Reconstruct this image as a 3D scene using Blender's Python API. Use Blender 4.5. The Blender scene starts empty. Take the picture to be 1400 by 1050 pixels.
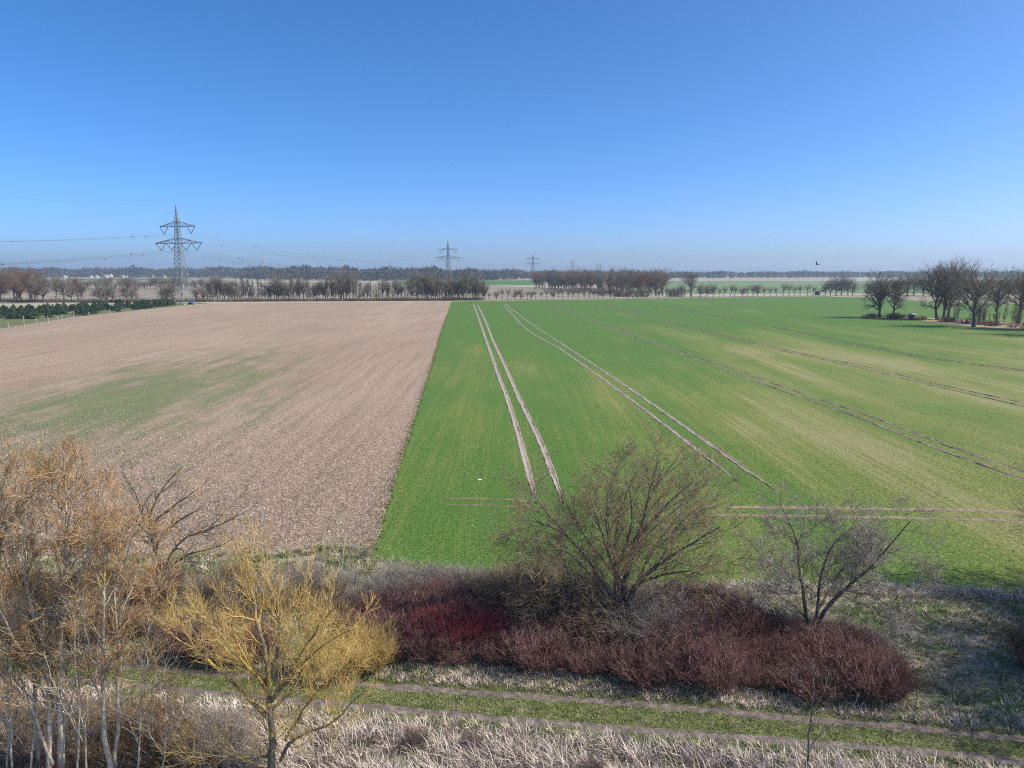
import bpy, math, random
import numpy as np

sc = bpy.context.scene
# ------------------------------------------------------------------ camera
CAM_H, F_PX, PITCH = 18.0, 972.0, math.radians(8.95)
cam_data = bpy.data.cameras.new("camera")
cam = bpy.data.objects.new("camera", cam_data)
sc.collection.objects.link(cam)
cam.location = (0, 0, CAM_H)
cam.rotation_euler = (math.pi / 2 - PITCH, 0, 0)
cam_data.sensor_fit = 'HORIZONTAL'
cam_data.sensor_width = 36.0
cam_data.lens = F_PX / 1400 * 36.0
cam_data.clip_start = 0.1
cam_data.clip_end = 30000
sc.camera = cam
# ------------------------------------------------------------------ sky and sun
SUN_EL, SUN_AZ = math.radians(41), math.radians(97)      # azimuth clockwise from +Y (the viewing direction)
world = bpy.data.worlds.new("World")
sc.world = world
world.use_nodes = True
wn = world.node_tree
bg = wn.nodes['Background']
sky = wn.nodes.new('ShaderNodeTexSky')
sky.sky_type = 'NISHITA'
sky.sun_disc = False
sky.sun_elevation = SUN_EL
sky.sun_rotation = SUN_AZ
sky.altitude = 100
sky.air_density = 0.5
sky.dust_density = 1.6
sky.ozone_density = 5.0
hsv = wn.nodes.new('ShaderNodeHueSaturation')
hsv.inputs['Saturation'].default_value = 1.2
hsv.inputs['Hue'].default_value = 0.492
wn.links.new(sky.outputs[0], hsv.inputs['Color'])
blue = wn.nodes.new('ShaderNodeMix')
blue.data_type = 'RGBA'
blue.blend_type = 'MULTIPLY'
blue.inputs[0].default_value = 1.0
blue.inputs[7].default_value = (1.0, 1.0, 1.12, 1)
wn.links.new(hsv.outputs[0], blue.inputs[6])
wn.links.new(blue.outputs[2], bg.inputs[0])
bg.inputs[1].default_value = 0.13
sun_data = bpy.data.lights.new("sun", 'SUN')
sun_data.energy = 3.5
sun_data.angle = math.radians(0.53)
sun_data.color = (1.0, 0.94, 0.84)
sun = bpy.data.objects.new("sun", sun_data)
sc.collection.objects.link(sun)
sun.location = (60, 0, 80)
sun.rotation_euler = (math.pi / 2 - SUN_EL, 0, math.pi - SUN_AZ)
vs = sc.view_settings
vs.view_transform = 'Standard'
vs.look = 'None'
vs.exposure = 0.7
vs.gamma = 1.0
vs.use_curve_mapping = False
sc.render.engine = 'CYCLES'
sc.cycles.filter_width = 1.1
sc.cycles.use_denoising = False
sc.cycles.max_bounces = 5
sc.cycles.diffuse_bounces = 2
sc.cycles.glossy_bounces = 1
sc.cycles.transparent_max_bounces = 4
sc.cycles.volume_bounces = 0
sc.cycles.use_adaptive_sampling = False

C = sc.collection
rng = np.random.default_rng(11)
random.seed(4)


# ------------------------------------------------------------------ helpers
def tag(o, label=None, cat=None, group=None, kind=None):
    if label: o['label'] = label
    if cat: o['category'] = cat
    if group: o['group'] = group
    if kind: o['kind'] = kind
    return o


def ray(x, y):
    cp, sp = math.cos(PITCH), math.sin(PITCH)
    u, v = x - 700.0, y - 525.0
    return np.array([u, F_PX * cp - v * sp, -F_PX * sp - v * cp])


def g(x, y, z=0.0):
    """ground point under a photo pixel (photo measured at 1400x1050)"""
    d = ray(x, y)
    return np.array([0, 0, CAM_H]) + d * ((z - CAM_H) / d[2])


def at(x, y, Y):
    """point under a photo pixel on the upright plane at distance Y"""
    d = ray(x, y)
    return np.array([0, 0, CAM_H]) + d * (Y / d[1])


def gp(pts):
    return np.array([g(x, y)[:2] for x, y in pts])


def height_for(x, yb, yt):
    b = g(x, yb)
    return at(x, yt, b[1])[2]


def mesh(name, verts, faces, smooth=False):
    verts = np.asarray(verts, np.float32)
    faces = np.asarray(faces, np.int32)
    me = bpy.data.meshes.new(name)
    me.vertices.add(len(verts))
    me.vertices.foreach_set('co', verts.ravel())
    k = faces.shape[1]
    me.loops.add(faces.size)
    me.loops.foreach_set('vertex_index', faces.ravel())
    me.polygons.add(len(faces))
    me.polygons.foreach_set('loop_start', np.arange(0, faces.size, k, dtype=np.int32))
    if smooth:
        me.polygons.foreach_set('use_smooth', np.ones(len(faces), dtype=bool))
    me.update(calc_edges=True)
    return me


def obj(name, me, material=None, parent=None, loc=None):
    o = bpy.data.objects.new(name, me)
    C.objects.link(o)
    if material is not None and me is not None:
        if not me.materials:
            me.materials.append(material)
        elif me.materials[0] != material:
            o.material_slots[0].link = 'OBJECT'
            o.material_slots[0].material = material
    if parent is not None:
        o.parent = parent
    if loc is not None:
        o.location = loc
    return o


def empty(name, loc, rz=0.0, s=1.0):
    o = bpy.data.objects.new(name, None)
    C.objects.link(o)
    o.location = loc
    o.rotation_euler = (0, 0, rz)
    o.scale = (s, s, s)
    o.empty_display_size = 0.3
    return o


def copy_tree(o, parent=None):
    c = o.copy()
    C.objects.link(c)
    c.parent = parent
    for ch in list(o.children):
        copy_tree(ch, c)
    return c


BOX_F = np.array([[0, 3, 2, 1], [4, 5, 6, 7], [0, 1, 5, 4], [1, 2, 6, 5], [2, 3, 7, 6], [3, 0, 4, 7]])


def box(x0, x1, y0, y1, z0, z1):
    v = np.array([[x0, y0, z0], [x1, y0, z0], [x1, y1, z0], [x0, y1, z0],
                  [x0, y0, z1], [x1, y0, z1], [x1, y1, z1], [x0, y1, z1]], float)
    return v, BOX_F.copy()


def join(parts):
    V, F, n = [], [], 0
    for v, f in parts:
        V.append(v); F.append(f + n); n += len(v)
    return np.concatenate(V), np.concatenate(F)


def norm(v):
    return v / np.maximum(np.linalg.norm(v, axis=-1, keepdims=True), 1e-9)


def tubes(pts, rad, K):
    """pts (N,P,3), rad (N,P) -> quads of N tapered tubes"""
    N, P, _ = pts.shape
    tan = np.empty_like(pts)
    tan[:, 1:-1] = pts[:, 2:] - pts[:, :-2]
    tan[:, 0] = pts[:, 1] - pts[:, 0]
    tan[:, -1] = pts[:, -1] - pts[:, -2]
    tan = norm(tan)
    mean = norm(pts[:, -1] - pts[:, 0])
    ref = np.where(np.abs(mean[:, 2:3]) < 0.8, np.array([[0, 0, 1.0]]), np.array([[1.0, 0, 0]]))
    ref = np.repeat(ref[:, None], P, 1)
    u = norm(np.cross(tan, ref))
    w = np.cross(tan, u)
    a = np.arange(K) * 2 * np.pi / K
    ring = (u[:, :, None] * np.cos(a)[None, None, :, None] + w[:, :, None] * np.sin(a)[None, None, :, None])
    v = pts[:, :, None] + ring * rad[:, :, None, None]
    idx = np.arange(N * P * K).reshape(N, P, K)
    a0 = idx[:, :-1]; a1 = np.roll(idx, -1, 2)[:, :-1]
    b0 = idx[:, 1:]; b1 = np.roll(idx, -1, 2)[:, 1:]
    f = np.stack([a0, a1, b1, b0], -1).reshape(-1, 4)
    return v.reshape(-1, 3), f


def resample(P, n):
    P = np.asarray(P, float)
    # Catmull-like smooth resample of a hand-set polyline
    d = np.r_[0, np.cumsum(np.linalg.norm(np.diff(P, axis=0), axis=1))]
    t = np.linspace(0, d[-1], n)
    out = np.stack([np.interp(t, d, P[:, k]) for k in range(P.shape[1])], 1)
    for _ in range(2):
        out[1:-1] = (out[:-2] + 2 * out[1:-1] + out[2:]) / 4
    return out


def children(pts, rad, n, tr=(0.2, 1.0), ang=(45, 12), lfun=None, up=0.05, jit=0.12, P=4,
             rr=0.6, tip=0.35, rmax=9.0, rmin=0.004, r=None, bias=None):
    """vectorised side shoots of N parent polylines; n = count per parent (array or int)"""
    r = r or rng
    N, PP, _ = pts.shape
    n = np.full(N, n) if np.isscalar(n) else np.asarray(n)
    ix = np.repeat(np.arange(N), n)
    M = len(ix)
    t = tr[0] + (tr[1] - tr[0]) * r.random(M)
    s = t * (PP - 1)
    k = np.minimum(s.astype(int), PP - 2)
    fr = (s - k)[:, None]
    base = pts[ix, k] * (1 - fr) + pts[ix, k + 1] * fr
    rb = rad[ix, k] * (1 - fr[:, 0]) + rad[ix, k + 1] * fr[:, 0]
    tan = norm(pts[ix, k + 1] - pts[ix, k])
    pl = np.linalg.norm(np.diff(pts, axis=1), axis=2).sum(1)[ix]
    rv = r.normal(size=(M, 3))
    if bias is not None:
        rv = rv + np.asarray(bias)
    perp = norm(rv - (rv * tan).sum(1, keepdims=True) * tan)
    a = np.radians(r.normal(ang[0], ang[1], M))[:, None]
    d = norm(np.cos(a) * tan + np.sin(a) * perp)
    L = lfun(t, pl) * r.uniform(0.6, 1.25, M)
    out = np.empty((M, P, 3))
    out[:, 0] = base
    p = base
    for i in range(1, P):
        d = norm(d + r.normal(size=(M, 3)) * jit + np.array([0, 0, up]))
        p = p + d * (L / (P - 1))[:, None]
        out[:, i] = p
    r0 = np.clip(rb * rr, rmin, rmax)
    ro = r0[:, None] * np.linspace(1, tip, P)[None]
    return out, np.maximum(ro, rmin * 0.8)


# ------------------------------------------------------------------ materials
def new_mat(name, rough=0.9):
    m = bpy.data.materials.new(name)
    m.use_nodes = True
    b = m.node_tree.nodes['Principled BSDF']
    b.inputs['Roughness'].default_value = rough
    b.inputs['Specular IOR Level'].default_value = 0.15
    return m, m.node_tree, b


def N_(nt, t, **kw):
    n = nt.nodes.new(t)
    for k, v in kw.items():
        setattr(n, k, v)
    return n


def coords(nt, scale=(1, 1, 1), rot=0.0, kind='Object'):
    tc = N_(nt, 'ShaderNodeTexCoord')
    mp = N_(nt, 'ShaderNodeMapping')
    mp.inputs['Scale'].default_value = scale
    mp.inputs['Rotation'].default_value = (0, 0, rot)
    nt.links.new(tc.outputs[kind], mp.inputs['Vector'])
    return mp.outputs['Vector']


def noise(nt, vec, scale, detail=4, rough=0.6, dist=0.0):
    n = N_(nt, 'ShaderNodeTexNoise')
    n.inputs['Scale'].default_value = scale
    n.inputs['Detail'].default_value = detail
    n.inputs['Roughness'].default_value = rough
    n.inputs['Distortion'].default_value = dist
    nt.links.new(vec, n.inputs['Vector'])
    return n.outputs['Fac']


def ramp(nt, fac, stops):
    r = N_(nt, 'ShaderNodeValToRGB')
    e = r.color_ramp.elements
    while len(e) < len(stops):
        e.new(0.5)
    for i, (p, c) in enumerate(stops):
        e[i].position = p
        e[i].color = (*c, 1) if len(c) == 3 else c
    nt.links.new(fac, r.inputs['Fac'])
    return r.outputs['Color']


def grey(nt, fac, a, b):
    return ramp(nt, fac, [(a, (0, 0, 0)), (b, (1, 1, 1))])


def mix(nt, fac, a, b, mode='MIX'):
    m = N_(nt, 'ShaderNodeMix', data_type='RGBA', blend_type=mode)
    for sock, val in ((m.inputs[0], fac), (m.inputs[6], a), (m.inputs[7], b)):
        if isinstance(val, (int, float)):
            sock.default_value = val
        elif isinstance(val, tuple):
            sock.default_value = (*val, 1)
        else:
            nt.links.new(val, sock)
    return m.outputs[2]


def bump(nt, b, h, strength, dist=0.05):
    n = N_(nt, 'ShaderNodeBump')
    n.inputs['Strength'].default_value = strength
    n.inputs['Distance'].default_value = dist
    nt.links.new(h, n.inputs['Height'])
    nt.links.new(n.outputs[0], b.inputs['Normal'])


def simple(name, stops, scale=3.0, rough=0.9, stretch=(1, 1, 1), bumpy=0.0, detail=4):
    m, nt, b = new_mat(name, rough)
    f = noise(nt, coords(nt, stretch), scale, detail)
    nt.links.new(ramp(nt, f, stops), b.inputs['Base Color'])
    if bumpy:
        bump(nt, b, f, bumpy)
    return m


def bark(name, dark, light, lichen=None, amount=0.6, scale=6.0):
    m, nt, b = new_mat(name, 0.95)
    v = coords(nt, (1, 1, 0.35))
    f = noise(nt, v, scale, 5, 0.7)
    col = ramp(nt, f, [(0.3, dark), (0.7, light)])
    if lichen:
        v2 = coords(nt)
        l = noise(nt, v2, 1.1, 5, 0.65)
        col = mix(nt, grey(nt, l, amount, amount + 0.06), col, lichen)
    nt.links.new(col, b.inputs['Base Color'])
    bump(nt, b, f, 0.5, 0.03)
    return m


def islands(name, stops, rough=0.85, patch=None):
    """colour varies from blade to blade / twig to twig"""
    m, nt, b = new_mat(name, rough)
    gi = N_(nt, 'ShaderNodeNewGeometry')
    col = ramp(nt, gi.outputs['Random Per Island'], stops)
    if patch:
        scale, c, lo, hi = patch
        f = noise(nt, coords(nt), scale, 3)
        col = mix(nt, grey(nt, f, lo, hi), col, c)
    nt.links.new(col, b.inputs['Base Color'])
    return m


ROW = math.radians(4.0)       # crop rows run 4 degrees to the left of the viewing direction
M = {}

# --- bare ground / meadow / distant farmland
m, nt, b = new_mat('meadow_ground')
v = coords(nt)
n1 = noise(nt, v, 0.35, 5, 0.65)
n2 = noise(nt, v, 6.0, 5, 0.7)
straw = ramp(nt, n2, [(0.3, (0.16, 0.125, 0.09)), (0.52, (0.36, 0.30, 0.22)), (0.75, (0.50, 0.44, 0.34))])
green = ramp(nt, n2, [(0.3, (0.045, 0.075, 0.02)), (0.7, (0.15, 0.21, 0.06))])
near = mix(nt, grey(nt, n1, 0.45, 0.62), straw, green)
n3 = noise(nt, coords(nt, (0.25, 1, 1)), 0.006, 4, 0.6)
far = ramp(nt, n3, [(0.35, (0.33, 0.28, 0.20)), (0.5, (0.42, 0.36, 0.26)), (0.62, (0.14, 0.19, 0.08)), (0.7, (0.36, 0.29, 0.2))])
sep = N_(nt, 'ShaderNodeSeparateXYZ')
tcg = N_(nt, 'ShaderNodeTexCoord')
nt.links.new(tcg.outputs['Object'], sep.inputs[0])
mr = N_(nt, 'ShaderNodeMapRange')
mr.inputs['From Min'].default_value = 150
mr.inputs['From Max'].default_value = 420
nt.links.new(sep.outputs['Y'], mr.inputs['Value'])
nt.links.new(mix(nt, mr.outputs[0], near, far), b.inputs['Base Color'])
bump(nt, b, n2, 0.6, 0.15)
M['ground'] = m

# --- winter cereal
m, nt, b = new_mat('winter_cereal')
vr = coords(nt, (1, 1, 1), ROW)
vs_ = coords(nt, (1, 0.012, 1), -ROW)
rows = noise(nt, vs_, 1.3, 5, 0.65)
vs2 = coords(nt, (1, 0.03, 1), -ROW)
bands = noise(nt, vs2, 0.11, 4, 0.6)
patch = noise(nt, coords(nt, (1, 0.35, 1), -ROW), 0.03, 6, 0.65)
fine = noise(nt, coords(nt), 4.0, 6, 0.75)
lush = ramp(nt, fine, [(0.28, (0.032, 0.075, 0.012)), (0.52, (0.088, 0.170, 0.028)), (0.74, (0.20, 0.29, 0.085))])
thin = ramp(nt, fine, [(0.28, (0.075, 0.095, 0.02)), (0.52, (0.185, 0.21, 0.05)), (0.74, (0.36, 0.36, 0.13))])
soil = (0.36, 0.30, 0.16)
sep = N_(nt, 'ShaderNodeSeparateXYZ')
nt.links.new(vr, sep.inputs[0])
# how thin the stand is: patches + drill bands, thicker in the first strip beside the stubble
mr = N_(nt, 'ShaderNodeMapRange')
mr.inputs['From Min'].default_value = 4
mr.inputs['From Max'].default_value = 34
mr.inputs['To Min'].default_value = -0.08
mr.inputs['To Max'].default_value = 0.15
spx = N_(nt, 'ShaderNodeSeparateXYZ')
nt.links.new(coords(nt, (1, 1, 1), ROW), spx.inputs[0])
nt.links.new(spx.outputs['X'], mr.inputs['Value'])
mry = N_(nt, 'ShaderNodeMapRange')
mry.inputs['From Min'].default_value = 130
mry.inputs['From Max'].default_value = 300
mry.inputs['To Min'].default_value = 0.0
mry.inputs['To Max'].default_value = -0.40
nt.links.new(spx.outputs['Y'], mry.inputs['Value'])
def mth(op, a, b_):
    n = N_(nt, 'ShaderNodeMath', operation=op)
    for s_, val in ((n.inputs[0], a), (n.inputs[1], b_)):
        if isinstance(val, (int, float)): s_.default_value = val
        else: nt.links.new(val, s_)
    return n.outputs[0]
drill = noise(nt, coords(nt, (1, 0.01, 1), -ROW), 4.5, 3, 0.6)
f = mth('ADD', mth('MULTIPLY', mth('SUBTRACT', patch, 0.5), 1.4), mth('ADD', mth('MULTIPLY', mth('SUBTRACT', bands, 0.5), 0.7), 0.5))
f = mth('ADD', f, mth('MULTIPLY', mth('SUBTRACT', drill, 0.5), 0.45))
f = mth('ADD', f, mth('MULTIPLY', mth('SUBTRACT', fine, 0.5), 0.35))
f = mth('ADD', f, mth('ADD', mr.outputs[0], mry.outputs[0]))
f = mth('ADD', f, mth('MULTIPLY', mth('SUBTRACT', rows, 0.5), 0.38))
col = mix(nt, grey(nt, f, 0.36, 0.66), lush, thin)
col = mix(nt, mth('MULTIPLY', grey(nt, mth('ADD', f, mth('MULTIPLY', mth('SUBTRACT', rows, 0.5), 0.38)), 0.62, 0.80), 0.45), col, soil)
nt.links.new(col, b.inputs['Base Color'])
bump(nt, b, fine, 0.7, 0.12)
M['crop'] = m

# --- maize stubble field
m, nt, b = new_mat('stubble')
fine = noise(nt, coords(nt), 2.2, 8, 0.85)
big = noise(nt, coords(nt, (1, 0.3, 1), -ROW), 0.03, 5, 0.6)
strip = noise(nt, coords(nt, (1, 0.03, 1), -ROW), 0.8, 5, 0.65)
a = ramp(nt, fine, [(0.32, (0.085, 0.055, 0.04)), (0.5, (0.33, 0.23, 0.158)), (0.69, (0.60, 0.46, 0.325))])
c2 = ramp(nt, fine, [(0.32, (0.12, 0.082, 0.055)), (0.5, (0.38, 0.275, 0.188)), (0.69, (0.64, 0.51, 0.37))])
col = mix(nt, grey(nt, big, 0.4, 0.6), a, c2)
col = mix(nt, mth('MULTIPLY', grey(nt, strip, 0.46, 0.66), 0.5), col, (0.20, 0.15, 0.105))
# volunteer grass patch on the left
wg = noise(nt, coords(nt, (1, 0.22, 1), -ROW), 0.28, 6, 0.75)
sp = N_(nt, 'ShaderNodeSeparateXYZ')
mpw = N_(nt, 'ShaderNodeMapping')
tcw = N_(nt, 'ShaderNodeTexCoord')
nt.links.new(tcw.outputs['Object'], mpw.inputs['Vector'])
PATCH = np.array([-55.0, 101.0])
mpw.inputs['Location'].default_value = (0, 0, 0)
vm = N_(nt, 'ShaderNodeVectorMath', operation='SUBTRACT')
nt.links.new(tcw.outputs['Object'], vm.inputs[0])
vm.inputs[1].default_value = (PATCH[0], PATCH[1], 0)
rot = N_(nt, 'ShaderNodeVectorRotate', rotation_type='Z_AXIS')
rot.inputs['Angle'].default_value = -ROW
nt.links.new(vm.outputs[0], rot.inputs['Vector'])
sc_ = N_(nt, 'ShaderNodeVectorMath', operation='MULTIPLY')
sc_.inputs[1].default_value = (1 / 14, 1 / 44, 0)
nt.links.new(rot.outputs[0], sc_.inputs[0])
ln = N_(nt, 'ShaderNodeVectorMath', operation='LENGTH')
nt.links.new(sc_.outputs[0], ln.inputs[0])
gm = mth('SUBTRACT', mth('ADD', wg, 0.12), mth('MULTIPLY', ln.outputs['Value'], 0.16))
gcol = ramp(nt, fine, [(0.3, (0.08, 0.10, 0.035)), (0.55, (0.17, 0.20, 0.08)), (0.8, (0.40, 0.36, 0.22))])
gm = mth('ADD', gm, mth('MULTIPLY', mth('SUBTRACT', fine, 0.5), 0.9))
col = mix(nt, mth('MULTIPLY', grey(nt, gm, 0.37, 0.58), 0.9), col, gcol)
nt.links.new(col, b.inputs['Base Color'])
bump(nt, b, fine, 0.9, 0.15)
M['stubble'] = m

M['dirt'] = simple('rut_soil', [(0.3, (0.25, 0.19, 0.155)), (0.55, (0.40, 0.32, 0.265)), (0.8, (0.52, 0.44, 0.37))], 2.2, 0.95, bumpy=0.8, detail=6)
M['darkdirt'] = simple('damp_track_soil', [(0.3, (0.09, 0.07, 0.058)), (0.55, (0.19, 0.155, 0.13)), (0.8, (0.36, 0.30, 0.25))], 2.5, 0.95, bumpy=0.8, detail=6)
M['brownrut'] = simple('worn_rut_soil', [(0.3, (0.17, 0.13, 0.09)), (0.55, (0.29, 0.23, 0.165)), (0.8, (0.42, 0.35, 0.26))], 1.6, 0.95, bumpy=0.9, detail=7)
M['pathgrass'] = simple('track_turf', [(0.3, (0.07, 0.085, 0.03)), (0.55, (0.15, 0.165, 0.06)), (0.75, (0.32, 0.28, 0.17))], 1.6, 0.95, bumpy=0.8, detail=6)
M['palefield'] = simple('pale_far_stubble', [(0.32, (0.13, 0.115, 0.08)), (0.5, (0.27, 0.235, 0.165)), (0.66, (0.37, 0.325, 0.235))], 0.12, 0.95, (0.12, 1, 1), detail=5)
M['brownfield'] = simple('brown_far_field', [(0.4, (0.34, 0.23, 0.15)), (0.7, (0.44, 0.31, 0.21))], 0.01, 0.95)
M['farcrop'] = simple('far_green_crop', [(0.35, (0.05, 0.13, 0.025)), (0.65, (0.10, 0.19, 0.045))], 0.012, 0.95, (0.3, 1, 1))
M['greycrop'] = simple('far_grey_green_crop', [(0.35, (0.13, 0.19, 0.08)), (0.65, (0.18, 0.25, 0.11))], 0.01, 0.95, (0.3, 1, 1))
M['road'] = simple('pale_lane', [(0.4, (0.30, 0.265, 0.21)), (0.7, (0.40, 0.355, 0.285))], 0.5, 0.9)

M['bark_far'] = simple('far_bark', [(0.3, (0.06, 0.05, 0.04)), (0.7, (0.13, 0.11, 0.09))], 1.5)
M['twig_far'] = islands('far_twigs', [(0.0, (0.12, 0.095, 0.07)), (0.6, (0.21, 0.17, 0.13)), (1.0, (0.31, 0.26, 0.20))])
M['twig_pale'] = islands('far_pale_twigs', [(0.0, (0.15, 0.135, 0.105)), (1.0, (0.28, 0.26, 0.20))])
M['twig_rust'] = islands('far_rust_twigs', [(0.0, (0.12, 0.07, 0.045)), (1.0, (0.24, 0.14, 0.09))])
M['twig_lime'] = islands('far_lime_twigs', [(0.0, (0.22, 0.24, 0.07)), (1.0, (0.40, 0.40, 0.16))])
M['forest'] = islands('forest_canopy', [(0.0, (0.045, 0.037, 0.03)), (0.6, (0.085, 0.07, 0.055)), (1.0, (0.12, 0.10, 0.075))], patch=(0.006, (0.025, 0.042, 0.022), 0.56, 0.62))
LICH = (0.50, 0.31, 0.045)
M['bark_dark'] = bark('lichened_dark_bark', (0.075, 0.062, 0.05), (0.22, 0.185, 0.145), LICH, 0.66)
M['bark_lich'] = bark('strongly_lichened_bark', (0.06, 0.052, 0.042), (0.17, 0.145, 0.115), LICH, 0.53)
M['bark_grey'] = bark('pale_grey_bark', (0.28, 0.235, 0.165), (0.64, 0.56, 0.42), (0.55, 0.40, 0.12), 0.60)
M['bark_willow'] = bark('yellow_willow_bark', (0.11, 0.09, 0.06), (0.30, 0.245, 0.15), (0.56, 0.38, 0.08), 0.53)
M['twig_brown'] = islands('brown_twigs', [(0.0, (0.15, 0.12, 0.08)), (0.6, (0.31, 0.24, 0.155)), (0.85, (0.42, 0.28, 0.15)), (1.0, (0.60, 0.40, 0.12))])
M['twig_grey'] = islands('grey_twigs', [(0.0, (0.16, 0.135, 0.115)), (0.6, (0.34, 0.30, 0.255)), (1.0, (0.52, 0.46, 0.37))])
M['twig_orange'] = islands('orange_brown_twigs', [(0.0, (0.28, 0.19, 0.11)), (0.5, (0.46, 0.28, 0.13)), (0.85, (0.58, 0.33, 0.12)), (1.0, (0.60, 0.45, 0.20))])
M['twig_yellow'] = islands('yellow_willow_twigs', [(0.0, (0.34, 0.26, 0.14)), (0.4, (0.60, 0.41, 0.12)), (0.8, (0.70, 0.48, 0.13)), (1.0, (0.72, 0.58, 0.32))])
M['dogwood'] = islands('maroon_stems', [(0.0, (0.09, 0.048, 0.042)), (0.55, (0.205, 0.098, 0.083)), (0.86, (0.33, 0.185, 0.15)), (1.0, (0.56, 0.43, 0.35))])
M['dogred'] = islands('crimson_stems', [(0.0, (0.15, 0.03, 0.035)), (0.6, (0.28, 0.05, 0.058)), (1.0, (0.42, 0.11, 0.105))])
M['doggrey'] = islands('grey_maroon_stems', [(0.0, (0.09, 0.06, 0.055)), (0.6, (0.19, 0.135, 0.12)), (1.0, (0.33, 0.27, 0.24))])
M['bramble'] = islands('bramble_stems', [(0.0, (0.10, 0.075, 0.055)), (0.6, (0.22, 0.17, 0.12)), (1.0, (0.38, 0.31, 0.22))])
M['rustbush'] = islands('russet_stems', [(0.0, (0.16, 0.085, 0.045)), (0.6, (0.30, 0.17, 0.08)), (1.0, (0.42, 0.28, 0.13))])
M['drygrass'] = islands('bleached_grass', [(0.0, (0.20, 0.145, 0.11)), (0.3, (0.52, 0.42, 0.33)), (0.75, (0.74, 0.63, 0.52)), (1.0, (0.84, 0.77, 0.66))],
                        patch=(0.5, (0.14, 0.17, 0.06), 0.62, 0.74))
M['meadowgrass'] = islands('meadow_grass', [(0.0, (0.08, 0.11, 0.03)), (0.5, (0.21, 0.25, 0.08)), (0.8, (0.40, 0.39, 0.20)), (1.0, (0.50, 0.44, 0.32))],
                           patch=(0.7, (0.68, 0.58, 0.43), 0.52, 0.64))
M['turf'] = islands('track_grass', [(0.0, (0.08, 0.12, 0.028)), (0.6, (0.17, 0.22, 0.052)), (0.85, (0.27, 0.29, 0.10)), (1.0, (0.46, 0.40, 0.26))],
                    patch=(0.9, (0.40, 0.33, 0.21), 0.50, 0.70))
M['straw'] = islands('straw_pieces', [(0.0, (0.12, 0.082, 0.06)), (0.45, (0.37, 0.27, 0.20)), (0.85, (0.58, 0.455, 0.35)), (1.0, (0.72, 0.61, 0.50))])
M['conifer'] = islands('conifer_needles', [(0.0, (0.012, 0.026, 0.012)), (0.7, (0.03, 0.055, 0.024)), (1.0, (0.06, 0.09, 0.04))])
M['steel'] = simple('galvanised_steel', [(0.3, (0.20, 0.215, 0.205)), (0.7, (0.30, 0.32, 0.30))], 0.6, 0.6)
M['rustarm'] = simple('weathered_arm_paint', [(0.3, (0.22, 0.15, 0.14)), (0.7, (0.30, 0.21, 0.19))], 0.6, 0.7)
M['insul'] = simple('brown_insulator', [(0.3, (0.11, 0.06, 0.05)), (0.7, (0.17, 0.10, 0.085))], 2.0, 0.4)
M['wire'] = simple('aluminium_cable', [(0.3, (0.10, 0.11, 0.13)), (0.7, (0.15, 0.16, 0.18))], 1.0, 0.6)
M['post'] = simple('weathered_post', [(0.3, (0.28, 0.26, 0.23)), (0.7, (0.45, 0.42, 0.37))], 4.0)
M['white'] = simple('white_render', [(0.3, (0.72, 0.71, 0.68)), (0.7, (0.82, 0.81, 0.79))], 0.3)
M['tile'] = simple('red_roof_tile', [(0.3, (0.26, 0.10, 0.065)), (0.7, (0.36, 0.15, 0.10))], 0.5)
M['glass'] = simple('window_glass', [(0.3, (0.03, 0.04, 0.05)), (0.7, (0.06, 0.07, 0.085))], 0.5, 0.2)
M['hide_wall'] = simple('dark_hide_boards', [(0.3, (0.035, 0.038, 0.052)), (0.7, (0.07, 0.075, 0.095))], 2.0)
M['hide_roof'] = simple('pale_hide_roof', [(0.3, (0.52, 0.52, 0.54)), (0.7, (0.66, 0.66, 0.68))], 1.0)
M['blue'] = simple('blue_tarp', [(0.3, (0.05, 0.08, 0.17)), (0.7, (0.08, 0.12, 0.24))], 1.0)
M['feather'] = simple('dark_feathers', [(0.3, (0.02, 0.016, 0.014)), (0.7, (0.06, 0.045, 0.035))], 5.0)
M['paper'] = simple('white_scrap', [(0.3, (0.50, 0.48, 0.44)), (0.7, (0.70, 0.69, 0.66))], 5.0)


# ================================================================== THE SETTING
def sheet(name, px, z, material, kind='structure', ground=None):
    P = gp(px) if ground is None else np.asarray(ground)
    me = bpy.data.meshes.new(name)
    me.from_pydata([(x, y, z) for x, y in P], [], [list(range(len(P)))])
    me.update()
    if me.polygons[0].normal.z < 0:
        me.flip_normals()
    o = obj(name, me, material)
    return tag(o, kind=kind)


# ground reaching the horizon
gx = np.sign(np.linspace(-1, 1, 61)) * np.abs(np.linspace(-1, 1, 61)) ** 2.2 * 6000
GX, GY = np.meshgrid(gx, gx, indexing='ij')
gv = np.stack([GX, GY, np.zeros_like(GX)], -1).reshape(-1, 3)
ii = np.arange(61 * 61).reshape(61, 61)
gf = np.stack([ii[:-1, :-1], ii[1:, :-1], ii[1:, 1:], ii[:-1, 1:]], -1).reshape(-1, 4)
tag(obj('ground', mesh('ground', gv, gf), M['ground']), kind='structure')

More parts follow.
